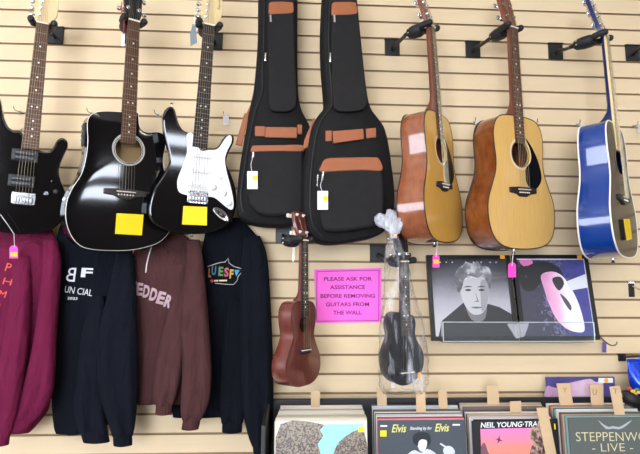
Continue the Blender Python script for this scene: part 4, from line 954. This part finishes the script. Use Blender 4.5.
# cursive cover
r, M_, P, ww, h = cover(1)
YCUR = mat('pale_yellow_ink', (226, 222, 130), .5); WINK = mat('white_ink', (232, 234, 236), .5)
def ctext(P, r, M_, s, cx, cy, w_, h_, m, y=-.0042, roll=0, shear=0, bold=0):
    p = P.lo(cx, cy, y); a, b = P.lo(cx - w_ / 2, cy, y), P.lo(cx + w_ / 2, cy, y); u, v = P.lo(cx, cy - h_ / 2, y), P.lo(cx, cy + h_ / 2, y)
    return text('lettering', s, m, r, M_ @ Matrix.Translation(p) @ Matrix.Rotation(R(90), 4, 'X') @ Matrix.Rotation(R(roll), 4, 'Z'), (b - a).length, (u - v).length, shear=shear, bold=bold)
ctext(P, r, M_, 'Elvis', 399, 428.4, 15, 8, YCUR, shear=.35, bold=.012); ctext(P, r, M_, 'Elvis', 442, 427.6, 14.6, 8, YCUR, shear=.35, bold=.012)
ctext(P, r, M_, 'Standing by for', 421, 428.6, 22, 4, WINK, shear=.3, bold=.012)
art(r, P, rect(380.2, 430.4, 386.6, 436.6), YSTICK, -.005, nm='price_sticker'); art(r, P, rect(380.4, 425.2, 387.2, 426.8), WINK, -.0044, nm='printed_logo'); art(r, P, rect(452.6, 424, 460, 425.6), WINK, -.0044, nm='printed_logo')
art(r, P, [(406, 462), (408, 454), (415, 450), (421, 453), (427, 449), (434, 452), (440, 458), (440, 462)], mat('print_light_grey', (206, 210, 214), .4), -.0044, 2)
art(r, P, [(417.5, 440), (418, 447), (421, 451.5), (425, 450), (427, 444), (426, 439)], mat('print_pale', (222, 226, 230), .4), -.0048, 3)
art(r, P, [(413, 442), (413.2, 436), (417, 432.6), (422, 432), (428, 433), (431, 438), (430, 444), (427.4, 446), (426.6, 440.6), (421.6, 439.4), (418.6, 442), (417.6, 446)], mat('print_black', (34, 38, 44), .4), -.0052, 3)
art(r, P, [(443, 450), (447, 446), (452, 447), (455, 452), (452, 458), (446, 457)], mat('print_light_grey', (206, 210, 214), .4), -.0044, 3)
art(r, P, [(439.6, 444), (441, 443), (448, 447.4), (447, 449)], mat('print_light_grey', (206, 210, 214), .4), -.0046)
# sunset cover
r, M_, P, ww, h = cover(2)
SUN = ramp2('pink_orange_print', [(0, (250, 150, 96)), (.55, (246, 140, 130)), (1, (244, 132, 190))], 'Z', .1, 8, .35, lohi=(-.16, -.03))
art(r, P, [(480.4, 429), (535, 427.8), (538, 470), (482, 470)], SUN, -.0042)
art(r, P, [(532, 427.6), (547, 427), (551, 470), (535, 470), (530, 452), (533, 444), (529, 436)], noisecol('rock_print', (56, 40, 44), (104, 80, 76), (190, 160, 140), 60), -.0046, 2)
art(r, P, [(481, 447), (485, 443), (488, 452), (492, 458), (494, 470), (482, 470)], mat('print_dusk', (120, 84, 96), .4), -.0046, 2)
art(r, P, [(495, 438.4), (498, 439), (499.4, 435), (500, 439.4), (503.4, 441), (499.8, 441), (497, 444), (498, 440.6)], mat('print_dark_violet', (84, 50, 84), .4), -.0046)
ctext(P, r, M_, 'NEIL YOUNG·TRANS', 513.5, 424.4, 66, 5.4, WINK, shear=.2, bold=.02, roll=.8)
# the dark sleeve with a yellow sticker right of it
# chalk cover
r, M_, P, ww, h = cover(3)
CH = mat('cream_chalk_ink', (212, 202, 160), .6)
ctext(P, r, M_, 'STEPPENWOLF', 618, 436.6, 84, 9, CH, bold=-.008, roll=-.4); ctext(P, r, M_, '- LIVE -', 612.6, 447.4, 41, 8, CH, bold=-.008)
art(r, P, [(598, 420), (603, 424), (609, 427), (613, 426), (619, 427), (625, 424), (632, 420), (626, 426), (619, 429.4), (613, 428.4), (606, 429)], mat('print_slate_light', (168, 176, 178), .5), -.0044, 2)
r_, M2, P2_, ww2, h2 = cover(2)
# divider cards
def divider_card(label, pts, Y, letter=None):
    c = [at(a, b, Y) for a, b in pts]; base = (c[2] + c[3]) / 2
    t = thing('divider_card', label, 'divider card', Matrix.Translation(base), 'cardboard divider cards')
    dz = Vector((0, 0, -.12)); d2 = (c[3] - c[0]).normalized() * .1
    low = [c[2] + d2, c[3] + d2]
    ring = [c[0], c[1], low[0], low[1]]
    q = MB(); q.rings([ring, [v + Vector((0, .0025, 0)) for v in ring]]); q.build('card', CARDB, t, world=True)
    if letter:
        s, x, y, w_, h_ = letter; p = at(x, y, Y - .0008)
        text('pencilled_letter', s, mat('brown_pencil', (150, 112, 78), .7), t, upright(p, roll=-3), (at(x + w_ / 2, y, Y) - at(x - w_ / 2, y, Y)).length, (at(x, y - h_ / 2, Y) - at(x, y + h_ / 2, Y)).length)
divider_card('tan divider card, the only one in the leftmost bin', [(311, 390.5), (320, 390.5), (319.6, 410), (311, 410)], -.13)
divider_card('tan divider card below the bagged ukulele, left one in the second bin', [(376.6, 388), (386, 388), (387, 408), (377.6, 408)], -.135)
divider_card('wide tan divider card, middle one in the second bin', [(415.6, 387), (425, 387), (426, 417), (416.6, 417)], -.22)
divider_card('tan divider card at the right end of the second bin', [(438, 390), (446.6, 390), (448, 413), (439.4, 413)], -.17)
divider_card('tallest tan divider card in the third bin, at its back', [(486.6, 385.6), (498, 385.4), (500, 407), (488, 408)], -.13)
divider_card('short tan divider card in the middle of the third bin', [(510, 401.5), (521, 401), (522, 414), (510.4, 414.5)], -.2)
divider_card('tilted tan divider card at the right front of the sunset sleeve', [(536.6, 408), (547.2, 407.4), (556.4, 454), (546, 456)], -.29)
divider_card('tan divider card with letter Y, left one in the rightmost bin', [(556.6, 383.4), (570, 383.2), (573.6, 410), (561, 410)], -.17, ('Y', 565, 390, 4, 5))
divider_card('tan divider card with letter U, middle one in the rightmost bin', [(589.8, 384.4), (603.4, 384.2), (601.6, 410), (592, 410)], -.17, ('U', 594.6, 392, 4, 6))
divider_card('tan divider card with letter T, right one in the rightmost bin', [(609.6, 386.8), (620, 386), (624.4, 414.6), (615, 415)], -.31, ('T', 615.4, 391, 5, 5))
# sleeve with a yellow sticker behind the tilted card
c = [at(549, 419, -.262), at(557, 418.6, -.262)]
x1 = at(557.5, 419, -.262).x; z1 = c[0].z
r = thing('record_sleeve', 'black record sleeve with yellow sticker peeking out beside the tilted divider card', 'record', Matrix.Translation((x1 - .156, -.259, z1)) @ Matrix.Rotation(R(-3.3), 4, 'X'), 'record sleeves in the bins')
q = MB(); q.box((0, 0, -.156), (.312, .004, .312)); q.build('sleeve', mat('sleeve_black', (26, 26, 30), .45), r)
q = MB(); p = at(552, 426.4, -.261) - Vector((x1 - .156, -.259, z1)); q.box((p.x, -.0028, p.z), (.024, .0014, .02)); q.build('price_sticker', YSTICK, r)
# purple sleeve leaning at the back
a, b = at(545.6, 377, -.06), at(614, 377, -.06); zb_ = at(545, 404, -.06).z - .12
t = thing('record_sleeve', 'violet and pink record sleeve standing tall behind the rightmost bin', 'record', Matrix.Translation((a.x, -.06, zb_)), 'record sleeves in the bins')
q = MB(); q.box(((a.x + b.x) / 2, -.06, (a.z + zb_) / 2), (b.x - a.x, .006, a.z - zb_)); sl = q.build('sleeve', mat('sleeve_violet', (74, 68, 128), .4), t, world=True)
q = MB(); pts = smooth([Vector(v) for v in [(546, 387), (556, 388), (566, 384), (578, 381), (590, 379), (596, 382), (604, 380.6), (600, 392), (604, 402), (598, 412), (572, 412), (546, 412)]], 3)
L = [at(p.x, p.y, -.0645) for p in pts]; q.rings([L, [v + Vector((0, .001, 0)) for v in L]]); q.build('printed_shape', ramp2('pink_cloud_print', [(.2, (176, 138, 170)), (.8, (226, 196, 214))], 'X', .8, 14, lohi=(-.05, .3)), t, world=True)
q = MB(); L = [at(*v, -.066) for v in rect(598.6, 378, 613, 382.8)]; q.rings([L, [v + Vector((0, .001, 0)) for v in L]]); st = q.build('label_strip', WHITECARD, t, world=True)
q = MB(); p = at(606.4, 380.4, -.0675); q.cyl(p, p + Vector((0, .001, 0)), .009, n=12); q.build('price_sticker', ORG, t, world=True)
# blue foil bag and black case at the right edge
YB = -.13
t = thing('foil_bag', 'shiny blue foil bag at the right picture edge above the record bins', 'bag', Matrix.Translation(at(640, 392, YB)))
FOIL = mat('blue_foil', (14, 60, 190), .18, metal=.35, bump=.6, bscale=22)
q = MB(); px_loft(q, [(361, 627.2, 664, YB, .006), (363, 627.4, 664, YB, .006), (372, 628, 664, YB, .02), (382, 630, 664, YB, .034), (390, 633, 664, YB, .034), (396, 637, 664, YB, .02), (398, 640, 660, YB, .008)], 32, .005, 6, .3, 5, .7); q.build('bag_body', FOIL, t, world=True, sharp=60)
q = MB(); A, B = at(627.2, 360.6, YB), at(664, 360.6, YB); q.box(((A.x + B.x) / 2, YB, A.z), (B.x - A.x, .004, .012)); q.build('crimped_seal', FOIL, t, world=True)
pk = at(641, 357, YB); pw = at(641, 349, 0); zz = Z0 - PITCH * round((Z0 - pw.z) / PITCH)
t2 = thing('peg_hook', 'black peg hook at the right edge carrying the blue foil bag', 'wall hook', Matrix.Translation((pk.x, 0, zz)))
q = MB(); q.box((pk.x, -.003, zz), (.03, .014, .005)); q.box((pk.x, -.004, zz - .012), (.03, .008, .03)); q.build('back_plate', BLACKPLASTIC, t2, world=True)
q = MB(); q.tube([(pk.x, -.006, zz - .01), (pk.x, YB, pk.z + .003), (pk.x, YB - .03, pk.z + .003), (pk.x, YB - .04, pk.z + .015)], .0045, 8); q.build('peg', BLACKPLASTIC, t2, world=True)
A, B = at(636, 357, YB), at(646, 362, YB)
q = MB(); q.tube([(pk.x + .012 * math.cos(k * PI / 6), YB, pk.z - .008 + .013 * math.sin(k * PI / 6)) for k in range(12)], .002, 6, closed=True); q.build('hanging_loop', FOIL, t, world=True)
t = thing('strap_bundle', 'black padded strap bundle with red and yellow bits at the right edge', 'strap', Matrix.Translation(at(632, 404, -.2)))
q = MB(); q.tube(smooth([at(*v) for v in ((624, 391, -.19), (628, 395, -.2), (634, 399.5, -.21), (642, 403, -.2), (654, 406, -.2))], 5, False), [.008 + .012 * min(1, i / 6) for i in range(21)], 14, flat=.7); q.build('padded_strap', mat('black_webbing', (28, 24, 26), .6, bump=.4, bscale=60), t, world=True)
for (x, y), c_ in zip(((629.6, 388.4), (633, 391), (637, 389.6), (635.4, 393.4), (639.4, 392.2)), ((196, 60, 44), (228, 190, 60), (90, 130, 70), (214, 150, 50), (216, 196, 80))):
    q = MB(); q.ball(at(x, y, -.21), .009, (1.2, .7, .8), 8); q.build('coloured_charm', mat('charm_%d' % c_[1], c_, .4), t, world=True)
# ------------------------------------------------------------------ slatwall hooks
def hook(label, px, py, clearflag=False, size=1.0):
    k = round((Z0 - at(px, py, 0).z) / PITCH); zz = Z0 - PITCH * k; p = at(px, py, 0); p.z = zz
    t = thing('slatwall_hook', label, 'wall hook', Matrix.Translation(p), 'small wire slatwall hooks')
    q = MB(); q.box((p.x, -.001, zz), (.016 * size, .011, .005)); q.box((p.x, -.002, zz + .004), (.012 * size, .003, .012)); q.build('back_clip', mat('zinc', (150, 146, 140), .4, 1), t, world=True)
    q = MB(); wire(q, [(p.x, -.002, zz + .004), (p.x - .002, -.02 * size, zz + .003), (p.x - .005, -.035 * size, zz + .004), (p.x - .008, -.042 * size, zz + .016)], .0016); q.build('wire_prong', mat('dark_wire', (120, 110, 98), .4, .8), t, world=True)
    if clearflag:
        q = MB(); q.box((p.x + .004, -.038, zz - .02), (.024, .0015, .044)); q.build('label_holder', clear('clear_label_holder', refl=.15, haze=.4), t, world=True)
hook('small wire hook left of the all black electric guitar neck', 20, 113)
hook('small wire hook above the left shoulder of the black acoustic guitar', 92, 116)
hook('small wire hook left of the upper horn of the white pickguard guitar', 158, 118)
hook('wire hook with clear label holder above the lower horn of the white pickguard guitar', 226, 120, True)
hook('wire hook with clear label holder left of the golden guitar shoulder', 474, 122, True)
hook('small wire hook above the right shoulder of the golden guitar', 535, 125)
hook('wire hook with clear label holder left of the blue guitar shoulder', 577, 126, True)
hook('wire hook with clear label holder right of the blue guitar neck', 634, 128, True)
p = at(631, 282, 0); zz = Z0 - PITCH * round((Z0 - p.z) / PITCH)
t = thing('label_hook', 'black slatwall hook with a steel prong at the right picture edge', 'wall hook', Matrix.Translation((p.x, 0, zz)))
q = MB(); a, b = at(628.6, 283, -.005), at(634.6, 297, -.005); q.box(((a.x + b.x) / 2, -.004, (a.z + b.z) / 2), (b.x - a.x, .008, a.z - b.z)); q.box(((a.x + b.x) / 2, .001, zz), (.018, .012, .005)); q.build('back_plate', BLACKPLASTIC, t, bev=.001, world=True)
q = MB(); q.box(((a.x + b.x) / 2, -.004, a.z + .002), (.026, .008, .006)); q.tube([((a.x + b.x) / 2, -.008, a.z - .012), ((a.x + b.x) / 2 + .005, -.06, a.z - .03), ((a.x + b.x) / 2 + .005, -.1, a.z - .03)], .003, 8); q.build('steel_prong', CHROME, t, world=True)
t = thing('tagged_hook', 'bent wire hook with a small violet tag right below the framed record covers', 'wall hook', Matrix.Translation(at(604, 341, 0)))
q = MB(); p = at(601, 337, 0); wire(q, [(p.x, .004, Z0 - PITCH * round((Z0 - p.z) / PITCH)), at(602, 338.6, -.012), at(605, 341.6, -.03), at(611, 345.4, -.06), at(616, 344.6, -.07), at(617, 341.6, -.072)], .0026); q.build('wire_prong', mat('dark_wire', (120, 110, 98), .4, .8), t, world=True)
q = MB(); L = [at(*v, -.04) for v in rect(602.4, 342, 606.4, 352.6)]; q.rings([L, [v + Vector((0, .001, 0)) for v in L]]); q.build('tag', mat('violet_tag', (92, 84, 150), .4), t, world=True)
q = MB(); p = at(615.5, 258.5, -.004); q.box((p.x, -.001, p.z), (.012, .012, .004)); o = q.build('slat_clip', BLACKPLASTIC); tag(o, 'tiny black clip in the slat groove under the blue guitar', 'clip')

# ------------------------------------------------------------------ surroundings light
wd = bpy.data.worlds.new('world'); SC.world = wd; wd.use_nodes = True
bg = wd.node_tree.nodes['Background']; bg.inputs[0].default_value = (.75, .85, 1, 1); bg.inputs[1].default_value = 1.0
